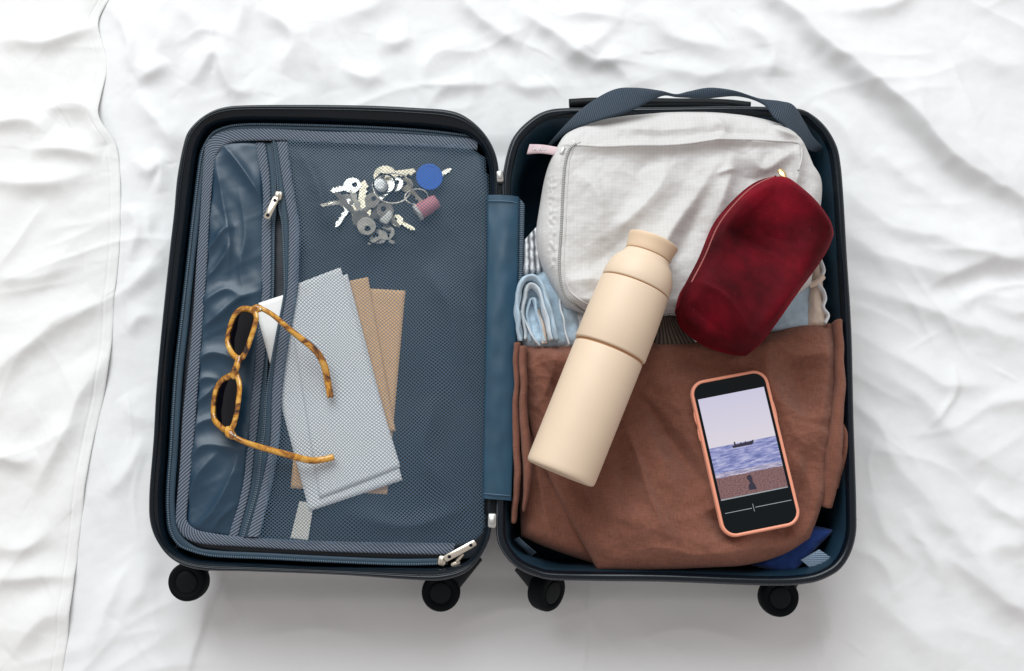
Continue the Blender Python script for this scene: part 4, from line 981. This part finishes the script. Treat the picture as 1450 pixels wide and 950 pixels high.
GF = [
    ([(0.0407,-0.1725),(0.1142,-0.1981),(0.1873,-0.2199),(0.2608,-0.2162)], 0.006, 0.03, 0.03),
    ([(0.1198,-0.0982),(0.134,-0.1356),(0.1428,-0.1725),(0.1582,-0.209)], 0.0035, 0.006, 0.005),
    ([(0.1429,-0.068),(0.1565,-0.1282),(0.1735,-0.1872)], 0.003, 0.02, 0.015),
    ([(0.2775,0.001),(0.2721,-0.0376),(0.2886,-0.0907)], 0.006, 0.02, 0.016),
    ([(0.3368,0.001),(0.3355,-0.0528),(0.3257,-0.0982)], 0.007, 0.014, 0.012),
    ([(0.0113,-0.0376),(0.0492,-0.0299),(0.0716,-0.0528)], 0.004, 0.02, 0.012),
    ([(0.0188,-0.0756),(0.0338,-0.068),(0.0492,-0.0222)], 0.004, 0.014, 0.010),
    ([(0.2943,-0.1282),(0.3152,-0.1578),(0.3137,-0.1872)], 0.004, 0.015, 0.012),
    ([(0.178,-0.0222),(0.2156,-0.0314),(0.2536,-0.0261)], 0.003, 0.015, 0.012),
    ([(0.1503,-0.2307),(0.2015,-0.2343),(0.2604,-0.2271)], 0.003, 0.01, 0.012),
    ([(0.2745,-0.068),(0.311,-0.0907),(0.341,-0.0907)], 0.003, 0.012, 0.01),
]
V, F, uv = patch([(0.0061,-0.0078),(0.0422,-0.0102),(0.0961,-0.007),(0.1499,-0.0039),(0.2115,-0.0008),(0.2771,0.0039),(0.3044,0.0118),(0.3524,0.0157)], [(0.3538,0.0167),(0.3549,-0.0342),(0.3532,-0.0806),(0.3446,-0.1263),(0.3347,-0.1714),(0.3174,-0.2174)],
    [(0.0915,-0.2496),(0.1451,-0.2503),(0.2047,-0.2481),(0.2495,-0.2452),(0.2887,-0.2342),(0.3179,-0.2173)], [(0.0062,-0.0073),(0.0137,-0.0655),(0.025,-0.119),(0.0451,-0.1641),(0.0672,-0.2071),(0.0912,-0.2495)], 220, 200, 0.100, 0.027, (0.03, 0.022, 0.018, 0.03), 0.06,
    lambda X, Y: 2.2 * folds(X, Y, GF, 1.25) + 2.9 * folds(X, Y, GV, 1.5) + folds(X, Y, GC, 1.1) + 1.3 * folds(X, Y, GS, 1.3) + 0.003 * along(X, Y, -62, 6, 30, 83, 0.015) + 0.0022 * along(X, Y, 20, 9, 45, 85, 0.01) - 0.007 + 0.0050 * noise(X * 14, Y * 12, 81) + 0.0013 * fbm(X * 50 + Y * 22, Y * 60, 82, 3))
mesh('main_layer', V, F, MAT['brown'], gar, uv)
GVV, GFF = V, F
V, F, uv = patch([(0.0031,-0.0124),(0.0308,-0.0124),(0.0578,-0.0124)], [(0.0583,-0.0105),(0.0575,-0.0948),(0.0758,-0.1709),(0.0937,-0.2452)], [(0.0098,-0.2142),(0.0413,-0.2275),(0.0937,-0.2452)], [(0.0031,-0.0105),(0.0031,-0.0948),(0.0076,-0.1633),(0.0098,-0.2142)], 60, 120, 0.074, 0.020, 0.016, 0.05,
    lambda X, Y: folds(X, Y, [([(0.0192,-0.0948),(0.0304,-0.1633),(0.045,-0.2379)], 0.006, 0.008, 0.005), ([(0.0382,-0.1254),(0.0567,-0.1859),(0.0749,-0.2452)], 0.004, 0.008, 0.006)]) + 0.0014 * fbm(X * 40, Y * 30, 84, 3))
mesh('under_layer', V, F, MAT['brown'], gar, uv)
for p, a_, b_ in (([(0.0054,-0.0088,0.116),(0.0046,-0.0504,0.114),(0.0038,-0.0962,0.112),(0.006,-0.1414,0.11),(0.0045,-0.1712,0.106),(0.0015,-0.1993,0.098)], [0.004, 0.0035, 0.0045, 0.004, 0.003], [0.010]),
                  ([(0.0122,-0.014,0.119),(0.0122,-0.0588,0.119),(0.0129,-0.0967,0.117),(0.0166,-0.1342,0.114),(0.0158,-0.1638,0.108),(0.0129,-0.1859,0.1)], [0.0045, 0.004, 0.005, 0.005, 0.002], [0.012]),
                  ([(0.3547,0.0155,0.112),(0.3546,-0.0194,0.114),(0.3515,-0.0661,0.116),(0.3457,-0.1042,0.116),(0.3423,-0.1414,0.11),(0.3358,-0.1821,0.098)], [0.005, 0.0055, 0.007, 0.010, 0.008], [0.014]),
                  ([(0.3502,-0.0915,0.105),(0.3574,-0.1069,0.106),(0.3585,-0.1258,0.104),(0.3527,-0.1407,0.1),(0.3483,-0.163,0.095)], [0.004, 0.005, 0.005, 0.003], [0.010])):
    t = tube(p, a_, b_, 12, res=60)
    v = t[0].copy(); v[:, 0] += 0.0014 * noise(v[:, 1] * 40, v[:, 2] * 40, 86); v[:, 2] += 0.001 * noise(v[:, 1] * 60, v[:, 0] * 60, 87)
    mesh('fold', v, t[1], MAT['brown'], gar)

# ------------------------------------------------------------------ packing cube
pc = thing('packing_cube', 'pale grey nylon packing cube wedged under the bottle and red pouch', 'packing cube', (*(0.1944,0.1601), 0.05))
PF = [
    ([(0.0672,0.2048),(0.1119,0.2024),(0.1814,0.2032),(0.2201,0.2072),(0.2589,0.2097),(0.2897,0.2072),(0.3151,0.2064)], 0.0045, 0.010, 0.005),
    ([(0.095,0.1016),(0.1258,0.1198),(0.157,0.1532),(0.1731,0.1813)], 0.0050, 0.010, 0.016),
    ([(0.1354,0.0353),(0.1711,0.1055),(0.1989,0.1452),(0.2272,0.1894)], 0.0060, 0.014, 0.010),
    ([(0.2091,0.1055),(0.2339,0.1612),(0.243,0.1975)], 0.0050, 0.012, 0.010),
    ([(0.2584,0.1975),(0.273,0.1773),(0.2966,0.1894),(0.3126,0.2015)], 0.0045, 0.010, 0.008),
    ([(0.2213,0.2424),(0.2322,0.2219),(0.2201,0.2056)], 0.0030, 0.006, 0.006),
    ([(0.1123,0.226),(0.1664,0.2219),(0.213,0.226)], 0.0025, 0.012, 0.008),
    ([(0.2867,0.2276),(0.2979,0.2178),(0.3131,0.2137)], 0.0040, 0.008, 0.005),
    ([(0.3128,0.2056),(0.3114,0.1773),(0.3022,0.1452)], 0.0045, 0.006, 0.006),
    ([(0.0566,0.0508),(0.0868,0.0547),(0.1168,0.0469)], 0.0030, 0.010, 0.010),
    ([(0.0692,0.1773),(0.0956,0.1452),(0.0951,0.1055)], 0.0030, 0.012, 0.012),
    ([(0.2228,0.1708),(0.2344,0.1749),(0.2422,0.1773)], 0.0022, 0.003, 0.003),
]
PV = [([(0.0718,0.0663),(0.11,0.0898),(0.1488,0.1293)], -0.006, 0.018, 0.018), ([(0.1621,0.0508),(0.1901,0.1055),(0.2107,0.1532)], -0.006, 0.014, 0.014),
      ([(0.2345,0.1773),(0.2649,0.1692),(0.2962,0.1813)], -0.008, 0.016, 0.016), ([(0.1344,0.1692),(0.1463,0.1853),(0.1656,0.1894)], -0.004, 0.012, 0.012), ([(0.1973,0.2178),(0.2438,0.2195),(0.2823,0.2162)], -0.003, 0.006, 0.006)]
def pcx(X, Y):
    pk = 0.0018 * noise(X * 260, Y * 190, 94) * np.exp(-((X - PKX) / 0.0045) ** 2) * (Y < PKY0) * (Y > PKY1)
    return folds(X, Y, PF) * 1.9 + folds(X, Y, PV) + 0.0035 * noise(X * 16 + Y * 9, Y * 13 - X * 8, 91) + 0.0007 * fbm(X * 60, Y * 60, 92, 3) + pk
PKX = (0.0438,0.1164)[0]; PKY0 = (0.0441,0.1726)[1]; PKY1 = (0.0434,0.0689)[1]
V, F, uv = patch([(0.051,0.2139),(0.0637,0.2288),(0.0986,0.2429),(0.1382,0.2496),(0.1856,0.253),(0.2409,0.2513),(0.284,0.2438),(0.3094,0.2305),(0.3255,0.2064)], [(0.3255,0.2064),(0.336,0.181),(0.343,0.1646),(0.3368,0.1193),(0.3258,0.0541)],
    [(0.0573,0.0305),(0.0877,0.0235),(0.1335,0.0219),(0.2098,0.0235),(0.2864,0.0305),(0.3258,0.0541)], [(0.051,0.2139),(0.0383,0.1842),(0.0311,0.1476),(0.0263,0.1073),(0.0331,0.0778),(0.0452,0.0517),(0.0573,0.0305)], 230, 200, 0.122, 0.026, (0.024, 0.022, 0.024, 0.010), 0.05, pcx)
pcb = mesh('body', V, F, MAT['packing'], pc, uv)
# seam piping round the zipped front
from mathutils.bvhtree import BVHTree
bv = BVHTree.FromPolygons([tuple(q) for q in V], [tuple(int(i) for i in f) for f in F])
def drop(tree, p, lift=0.0):
    h = tree.ray_cast(Vector((p[0], p[1], 0.5)), Vector((0, 0, -1)))
    return (h[0].z if h[0] is not None else 0.12) + lift
def onto(tree, pts, n, lift):
    q = cat(pts, n)
    return np.array([(x, y, drop(tree, (x, y), lift)) for x, y in q])
SEAM = [(0.0706,0.2066),(0.0627,0.2001),(0.0579,0.1831),(0.0554,0.1548),(0.0535,0.1149),(0.0509,0.0715),(0.0545,0.0458),(0.0642,0.0326),(0.0837,0.0241),(0.1319,0.021),(0.1771,0.0226)]
t = tube(onto(bv, SEAM, 50, 0.0002), 0.0016, 0.0014, 8, res=200); mesh('zipper', t[0], t[1], MAT['packzip'], pc, t[2])
t = tube(onto(bv, [(p[0] + 0.0045, p[1] + 0.003) for p in SEAM], 50, 0.0), 0.0009, 0.0008, 8, res=200); mesh('piping', t[0], t[1], MAT['packing'], pc)
t = tube(onto(bv, [(0.0704,0.2055),(0.1121,0.2031),(0.1817,0.2039),(0.2205,0.208),(0.2593,0.2104),(0.2901,0.208),(0.3132,0.2055),(0.3148,0.1901),(0.3102,0.1739)], 50, 0.0), 0.0012, 0.0010, 8, res=200); mesh('piping', t[0], t[1], MAT['packing'], pc)
t = strip([(0.0195,0.2101,0.14),(0.035,0.209,0.141),(0.0581,0.203,0.146)], [(0.0163,0.1991,0.139),(0.0334,0.1988,0.142),(0.0557,0.1933,0.146)], 0, 24, 7, 0.0010, 0.001)
tb = mesh('pull_tab', *t[:2], MAT['pulltab'], pc, t[2])
for q in ([(0.0233,0.2027,0.1425),(0.0256,0.2043,0.1425),(0.0272,0.2017,0.1428)], [(0.0295,0.2017,0.143),(0.0311,0.2049,0.143),(0.0326,0.2017,0.143)], [(0.0349,0.2016,0.1432),(0.0373,0.204,0.1432),(0.0396,0.2015,0.1434)]):
    t = tube(q, 0.0005, 0.0003, 6, res=10); mesh('printed_mark', t[0], t[1], MAT['whitecloth'], tb)
V, F = merge(prism(place(rrect(0.010, 0.005, 0.0015), (0.0556,0.199), 1.2), 0.1465, 0.1495, 0.0008), prism(place(rrect(0.007, 0.003, 0.001), (0.0665,0.2088), 0.9), 0.146, 0.149, 0.0008))
mesh('zipper_slider', V, F, MAT['clip'], pc)

# ------------------------------------------------------------------ smaller clothes tucked round the cube
def bit(name, label, category, q, z, H, mat, seed, amp=0.003, freq=40, r=0.008, n=40):
    a, b, c, d = q
    V, F, uv = patch([a, ((a[0]+b[0])/2, (a[1]+b[1])/2), b], [b, ((b[0]+c[0])/2, (b[1]+c[1])/2), c], [d, ((d[0]+c[0])/2, (d[1]+c[1])/2), c], [a, ((a[0]+d[0])/2, (a[1]+d[1])/2), d], n, n, z - H, H, r, 0.03,
        lambda X, Y: amp * fbm(X * freq, Y * freq, seed, 3))
    return V, F, uv
jn = thing('jeans', 'folded pale blue denim with white hems beside the hinge flap', 'clothing', (*(0.0488,0.0416), 0.05))
V, F, uv = patch([(0.0131,0.0613),(0.031,0.0804),(0.058,0.0645)], [(0.058,0.0645),(0.0746,0.0265),(0.0841,-0.0127)], [(0.0092,-0.0127),(0.0459,-0.0142),(0.0841,-0.0127)], [(0.0131,0.0613),(0.0077,0.0265),(0.0092,-0.0127)], 70, 70, 0.098, 0.014, 0.012, 0.05,
    lambda X, Y: folds(X, Y, [([(0.0387,0.07),(0.0516,0.0343),(0.0574,-0.0088)], 0.006, 0.010, 0.008), ([(0.0578,0.0422),(0.0692,0.0186),(0.0712,-0.0088)], 0.004, 0.008, 0.008)]) + 0.0018 * fbm(X * 60, Y * 60, 101, 3))
mesh('main_layer', V, F, MAT['denim'], jn, uv)
for nm, p, a_, b_, mt in (('hem', [(0.0092,-0.0049,0.112),(0.0062,0.023,0.118),(0.0069,0.0465,0.122),(0.0146,0.0595,0.124),(0.0247,0.0608,0.125),(0.0331,0.0506,0.125),(0.0406,0.0256,0.124),(0.0482,-0.0064,0.12)], 0.0030, 0.012, 'denim'),
                      ('hem', [(0.0147,-0.0026,0.108),(0.0124,0.028,0.113),(0.0139,0.0459,0.118),(0.0208,0.0547,0.121),(0.0285,0.0481,0.122),(0.0354,0.0278,0.121),(0.043,-0.0059,0.117)], 0.0026, 0.010, 'denimhem'),
                      ('hem', [(0.0209,-0.0053,0.106),(0.0178,0.0207,0.11),(0.0202,0.0399,0.113),(0.0255,0.0357,0.114),(0.0301,0.0159,0.114),(0.0355,-0.0071,0.111)], 0.0020, 0.009, 'denim'),
                      ('hem', [(0.0108,0.0269,0.118),(0.0177,0.0098,0.117),(0.0246,-0.0039,0.115),(0.03,-0.0104,0.112)], 0.0012, 0.004, 'denimhem'),
                      ('hem', [(0.0287,0.0282,0.112),(0.0331,0.008,0.114),(0.0362,-0.0088,0.112)], 0.0030, 0.006, 'cream'),
                      ('drawstring', [(0.0364,0.0751,0.122),(0.0456,0.0578,0.121),(0.0523,0.0339,0.122),(0.0575,0.0103,0.122),(0.0612,-0.0125,0.119)], 0.0010, 0.0010, 'whitecloth')):
    t = tube(p, a_, b_, 12, res=60)
    v = t[0].copy(); v[:, 2] += 0.0022 * noise(v[:, 0] * 90, v[:, 1] * 60, 103); v[:, 0] += 0.0022 * noise(v[:, 1] * 55, v[:, 2] * 80, 104); v[:, 1] += 0.0015 * noise(v[:, 0] * 80, v[:, 2] * 80, 105)
    mesh(nm, v, t[1], MAT[mt], jn)
def single(name, label, category, q, z, H, mat, seed, **kw):
    V, F, uv = bit(name, label, category, q, z, H, mat, seed, **kw)
    c = np.mean(np.array(q), 0)
    o = mesh(name, V, F, mat, uv=uv, org=(c[0], c[1], z - H - 0.03))
    return tag(o, label, category)
single('striped_cloth', 'crumpled black and white striped cloth between the hinge flap and packing cube', 'clothing', [(0.0125,0.1091),(0.0322,0.1303),(0.0381,0.0713),(0.0101,0.0657)], 0.118, 0.014, MAT['pattern'], 111, amp=0.005, freq=60)
single('white_cloth', 'white cloth edge between jeans and brown garment, under the bottle', 'clothing', [(0.0542,0.0282),(0.0968,0.0282),(0.0962,-0.0127),(0.05,-0.0127)], 0.112, 0.008, MAT['whitecloth'], 112)
single('ribbed_knit', 'dark brown ribbed knit showing between bottle and red pouch', 'clothing', [(0.158,0.0269),(0.1871,0.0206),(0.2259,-0.0138),(0.1532,-0.0138)], 0.118, 0.006, MAT['knit'], 113, amp=0.001)
single('white_shirt', 'white cloth strip just under the lower tip of the red pouch', 'clothing', [(0.1733,0.0381),(0.2116,0.0341),(0.2333,-0.0066),(0.1988,-0.0082)], 0.1225, 0.006, MAT['whitecloth'], 114, amp=0.002)
single('blue_shirt', 'pale blue cloth under the red pouch beside the cream lace', 'clothing', [(0.2835,0.0595),(0.3313,0.082),(0.3276,0.008),(0.2773,0.0041)], 0.115, 0.008, MAT['denim'], 115, amp=0.003)
ln = thing('lace_top', 'cream lace trimmed cloth squeezed between the red pouch and suitcase wall', 'clothing', (*(0.3435,0.0555), 0.08))
V, F, uv = bit('', '', '', [(0.3304,0.0857),(0.3415,0.089),(0.3435,0.0096),(0.3228,0.0096)], 0.120, 0.010, MAT['cream'], 116, amp=0.003, freq=50)
mesh('main_layer', V, F, MAT['cream'], ln, uv)
t = tube([(0.3389,0.0841,0.118),(0.3412,0.0698,0.121),(0.3344,0.0578,0.121),(0.3394,0.0483,0.121),(0.3415,0.0391,0.12),(0.3387,0.0296,0.12),(0.3439,0.0212,0.119),(0.3406,0.0127,0.118)], 0.0018, 0.006, 10, res=60)
mesh('lace_trim', t[0], t[1], MAT['whitecloth'], ln)
t = tube([(0.3248,0.0544,0.122),(0.3321,0.0571,0.124),(0.3396,0.0637,0.123)], 0.0035, 0.005, 10, res=30)
mesh('lace_trim', t[0], t[1], MAT['cream'], ln)
single('blue_cloth', 'royal blue cloth tucked beneath the brown garment in the suitcase corner', 'clothing', [(0.2617,-0.2453),(0.3246,-0.2019),(0.3502,-0.2079),(0.299,-0.2587)], 0.088, 0.012, MAT['royal'], 117, amp=0.004, freq=35, r=0.012)

# ------------------------------------------------------------------ bottle
b0 = np.array([(0.0488,-0.154,0.17)][0]); b1 = np.array([(0.1481,0.0877,0.18)][0])
bd = b1 - b0; BL = np.linalg.norm(bd); bd /= BL
bt = thing('water_bottle', 'sand coloured screw cap bottle lying across the brown garment and packing cube', 'bottle', tuple(b0 + np.array([0, 0, -0.038])))
R = 0.0372
def bl(f0): return BL * f0
lo_ = 0.520; up_ = 0.800; cp = 0.937
V, F = lathe([(0.004, 0.002), (R * 0.80, 0.0016), (R * 0.90, 0.0), (R * 0.955, 0.0008), (R * 0.985, 0.003), (R * 0.992, 0.007), (R * 0.995, bl(0.25)), (R, bl(lo_) - 0.0030), (R * 0.99, bl(lo_) - 0.0018), (R * 0.965, bl(lo_) - 0.0012)], b0, bd, 96)
mesh('lower_body', V, F, MAT['bottle'], bt)
V, F = lathe([(R * 0.955, bl(lo_) - 0.004), (R * 0.955, bl(lo_) + 0.004)], b0, bd, 96); mesh('gasket', V, F, MAT['groove'], bt)
V, F = lathe([(R * 0.965, bl(lo_) + 0.0012), (R * 1.025, bl(lo_) + 0.0016), (R * 1.04, bl(lo_) + 0.0030), (R * 1.035, bl(0.65)), (R * 1.0, bl(up_) - 0.0022), (R * 0.99, bl(up_) - 0.0010), (R * 0.96, bl(up_) - 0.0006)], b0, bd, 96)
mesh('upper_body', V, F, MAT['bottle'], bt)
V, F = lathe([(R * 0.95, bl(up_) - 0.003), (R * 0.95, bl(up_) + 0.003)], b0, bd, 96); mesh('gasket', V, F, MAT['groove'], bt)
V, F = lathe([(R * 0.95, bl(up_) + 0.0005), (R * 0.985, bl(up_) + 0.0008), (R * 0.995, bl(up_) + 0.0020), (R * 0.985, bl(up_ + 0.035)), (R * 0.93, bl(up_ + 0.07)), (R * 0.82, bl(up_ + 0.100)), (R * 0.705, bl(cp) - 0.0050), (R * 0.675, bl(cp) - 0.0020), (R * 0.655, bl(cp) - 0.0005)], b0, bd, 96)
mesh('shoulder', V, F, MAT['bottle'], bt)
V, F = lathe([(R * 0.62, bl(cp) - 0.003), (R * 0.62, bl(cp) + 0.003)], b0, bd, 64); mesh('gasket', V, F, MAT['groove'], bt)
V, F = lathe([(R * 0.62, bl(cp) + 0.0003), (R * 0.655, bl(cp) + 0.0005), (R * 0.668, bl(cp) + 0.0016), (R * 0.675, bl(0.96)), (R * 0.71, bl(0.985)), (R * 0.735, bl(0.998)), (R * 0.725, bl(1.003)), (R * 0.68, bl(1.005)), (R * 0.1, bl(1.004))], b0, bd, 96)
mesh('cap', V, F, MAT['bottle2'], bt)

# ------------------------------------------------------------------ velvet pouch
vp = thing('velvet_pouch', 'crimson velvet zip pouch lying on the packing cube', 'pouch', (*(0.2647,0.0702), 0.15))
VF = [
    ([(0.2818,0.1493),(0.3067,0.1285),(0.3315,0.094)], 0.004, 0.012, 0.012),
    ([(0.2742,0.1462),(0.2477,0.1323),(0.2284,0.1093),(0.209,0.0788)], 0.0045, 0.012, 0.012),
    ([(0.2471,0.1169),(0.2683,0.094),(0.3045,0.0826)], -0.0035, 0.02, 0.02),
    ([(0.2169,0.0978),(0.2533,0.0864),(0.2889,0.0637)], -0.0060, 0.016, 0.014),
    ([(0.1895,0.0411),(0.2145,0.0262),(0.2318,0.0039),(0.2431,-0.0219)], 0.0065, 0.010, 0.014),
    ([(0.1815,0.0187),(0.1992,0.0039),(0.2203,-0.0146)], -0.003, 0.010, 0.010),
    ([(0.3105,0.0561),(0.2796,0.0187),(0.2565,-0.0109)], 0.003, 0.012, 0.012),
]
V, F, uv = patch([(0.2827,0.1633),(0.2975,0.1562),(0.319,0.1342),(0.3411,0.0992)], [(0.3423,0.1003),(0.3289,0.0733),(0.3002,0.035),(0.2649,-0.0126),(0.2489,-0.0268)],
    [(0.1756,0.0225),(0.1825,0.0029),(0.2063,-0.0152),(0.2317,-0.0242),(0.2493,-0.0264)], [(0.2827,0.1633),(0.2559,0.1522),(0.2318,0.1303),(0.2129,0.1054),(0.1968,0.0684),(0.1789,0.0394),(0.1747,0.0212)], 130, 150, 0.164, 0.030, (0.020, 0.018, 0.016, 0.022), 0.026,
    lambda X, Y: 2.6 * folds(X, Y, VF, 1.4) + 0.0022 * noise(X * 25, Y * 25, 121))
V2 = V.copy()
mesh('body', V, F, MAT['velvet'], vp, uv)
bv2 = BVHTree.FromPolygons([tuple(q) for q in V], [tuple(int(i) for i in f) for f in F])
ZP = [(0.2777,0.1582),(0.2532,0.1449),(0.2315,0.1239),(0.2151,0.1015),(0.2008,0.0693),(0.1859,0.042)]
t = tube(onto(bv2, ZP, 40, -0.0002), 0.0011, 0.0010, 8, res=160); mesh('zipper', t[0], t[1], MAT['rosezip'], vp, t[2])
t = tube([(0.2825,0.1622,0.166),(0.2599,0.1541,0.164),(0.2376,0.135,0.162),(0.2174,0.1097,0.16),(0.2012,0.0746,0.16),(0.1846,0.0453,0.16)], [0.002, 0.003, 0.0035, 0.003, 0.002], 0.008, 12, res=60)
mesh('back_edge', t[0], t[1], MAT['velvet'], vp)
t = tube([(0.2841,0.1668,0.18),(0.2861,0.1611,0.183),(0.2886,0.1552,0.184)], [0.0030, 0.0038, 0.0022], 0.0012, 12, res=16)
zp = mesh('zipper_pull', t[0], t[1], MAT['gold'], vp)
V, F = lathe([(0.001, 0), (0.0032, 0.0004), (0.0034, 0.002), (0.0014, 0.003)], np.array([(0.289,0.1544,0.182)][0]), (0, 0, 1), 16)
mesh('slider', V, F, MAT['gold'], zp)

# ------------------------------------------------------------------ phone
tm = np.array((0.2281,-0.0471)); bm_ = np.array((0.2603,-0.2113))
lm = np.array((0.2019,-0.1399)); rm = np.array((0.2863,-0.1214))
pcx0 = (tm + bm_) / 2; up2 = tm - bm_; PL = np.linalg.norm(up2); pang = math.atan2(up2[1], up2[0]) - math.pi / 2
PW = 114 / 222.0 * PL * 0.985
gtree = BVHTree.FromPolygons([tuple(q) for q in GVV], [tuple(int(i) for i in f) for f in GFF])
pz = float(np.percentile([drop(gtree, q) for q in place(rrect(PW * 0.9, PL * 0.9, 0.01), pcx0, pang)], 80)) - 0.001
ph = thing('smartphone', 'smartphone in coral silicone case showing a seaside picture, lying on the brown garment', 'phone', (pcx0[0], pcx0[1], pz))
def pr(ins, z, rad=0.0160): return zz(place(rrect(PW - 2 * ins, PL - 2 * ins, rad - ins, 10), pcx0, pang), z)
V, F = loft([pr(0.003, pz), pr(0.0008, pz + 0.0012), pr(0, pz + 0.004), pr(0.0002, pz + 0.0085), pr(0.0010, pz + 0.0100), pr(0.0020, pz + 0.0104), pr(0.0032, pz + 0.0099), pr(0.0038, pz + 0.0088)])
mesh('case', V, F, MAT['case'], ph)
V, F = loft([pr(0.0034, pz + 0.0080), pr(0.0036, pz + 0.0092)], True, True)
gl = mesh('screen', V, F, MAT['glassblk'], ph, smooth=False)
def lp(pts, z):            # picture co-ordinates: x 0..1 across the glass, y 0..1 down it
    p = [((x - 0.5) * (PW - 0.0076), (0.5 - y) * (PL - 0.0076)) for x, y in pts]
    return zz(place(np.array(p), pcx0, pang), z)
V = lp([(0.035, 0.100), (0.965, 0.100), (0.965, 0.770), (0.035, 0.770)], pz + 0.00925)
img = mesh('picture', V, [(3, 2, 1, 0)], MAT['photo'], gl, uv=[(0, 1), (1, 1), (1, 0), (0, 0)], smooth=False)
def flat(name, pts, mt, dz=0.00932):
    V = lp(pts, pz + dz); mesh(name, V, [tuple(range(len(pts)))[::-1]], MAT[mt], gl, smooth=False)
flat('ship', [(0.36,0.458),(0.345,0.442),(0.38,0.440),(0.385,0.418),(0.40,0.418),(0.405,0.438),(0.46,0.438),(0.475,0.428),(0.49,0.438),(0.53,0.436),(0.54,0.425),(0.55,0.436),(0.60,0.436),(0.66,0.428),(0.645,0.448),(0.62,0.458)], 'ship')
flat('dog', [(0.44,0.745),(0.445,0.715),(0.475,0.700),(0.46,0.680),(0.445,0.672),(0.45,0.655),(0.475,0.650),(0.495,0.648),(0.515,0.655),(0.52,0.675),(0.515,0.695),(0.535,0.715),(0.545,0.738),(0.545,0.748)], 'ship')
flat('ledge', [(0.035,0.770),(0.965,0.770),(0.965,0.776),(0.035,0.778)], 'lineprint')
flat('timeline', [(0.05,0.860),(0.42,0.860),(0.42,0.864),(0.05,0.864)], 'lineprint')
flat('timeline', [(0.47,0.858),(0.97,0.858),(0.97,0.862),(0.47,0.862)], 'lineprint')
flat('playhead', [(0.440,0.835),(0.447,0.835),(0.449,0.885),(0.442,0.885)], 'lineprint')
for sx_, y0, y1 in ((-1, 0.19, 0.27), (-1, 0.30, 0.38), (1, 0.22, 0.34)):
    a = place(np.array([(sx_ * PW / 2, (0.5 - y0) * PL), (sx_ * PW / 2, (0.5 - y1) * PL)]), pcx0, pang)
    t = tube(zz(a, pz + 0.006), [0.0006, 0.0012, 0.0012, 0.0006], 0.0016, 8, res=12)
    mesh('button', t[0], t[1], MAT['case'], ph)
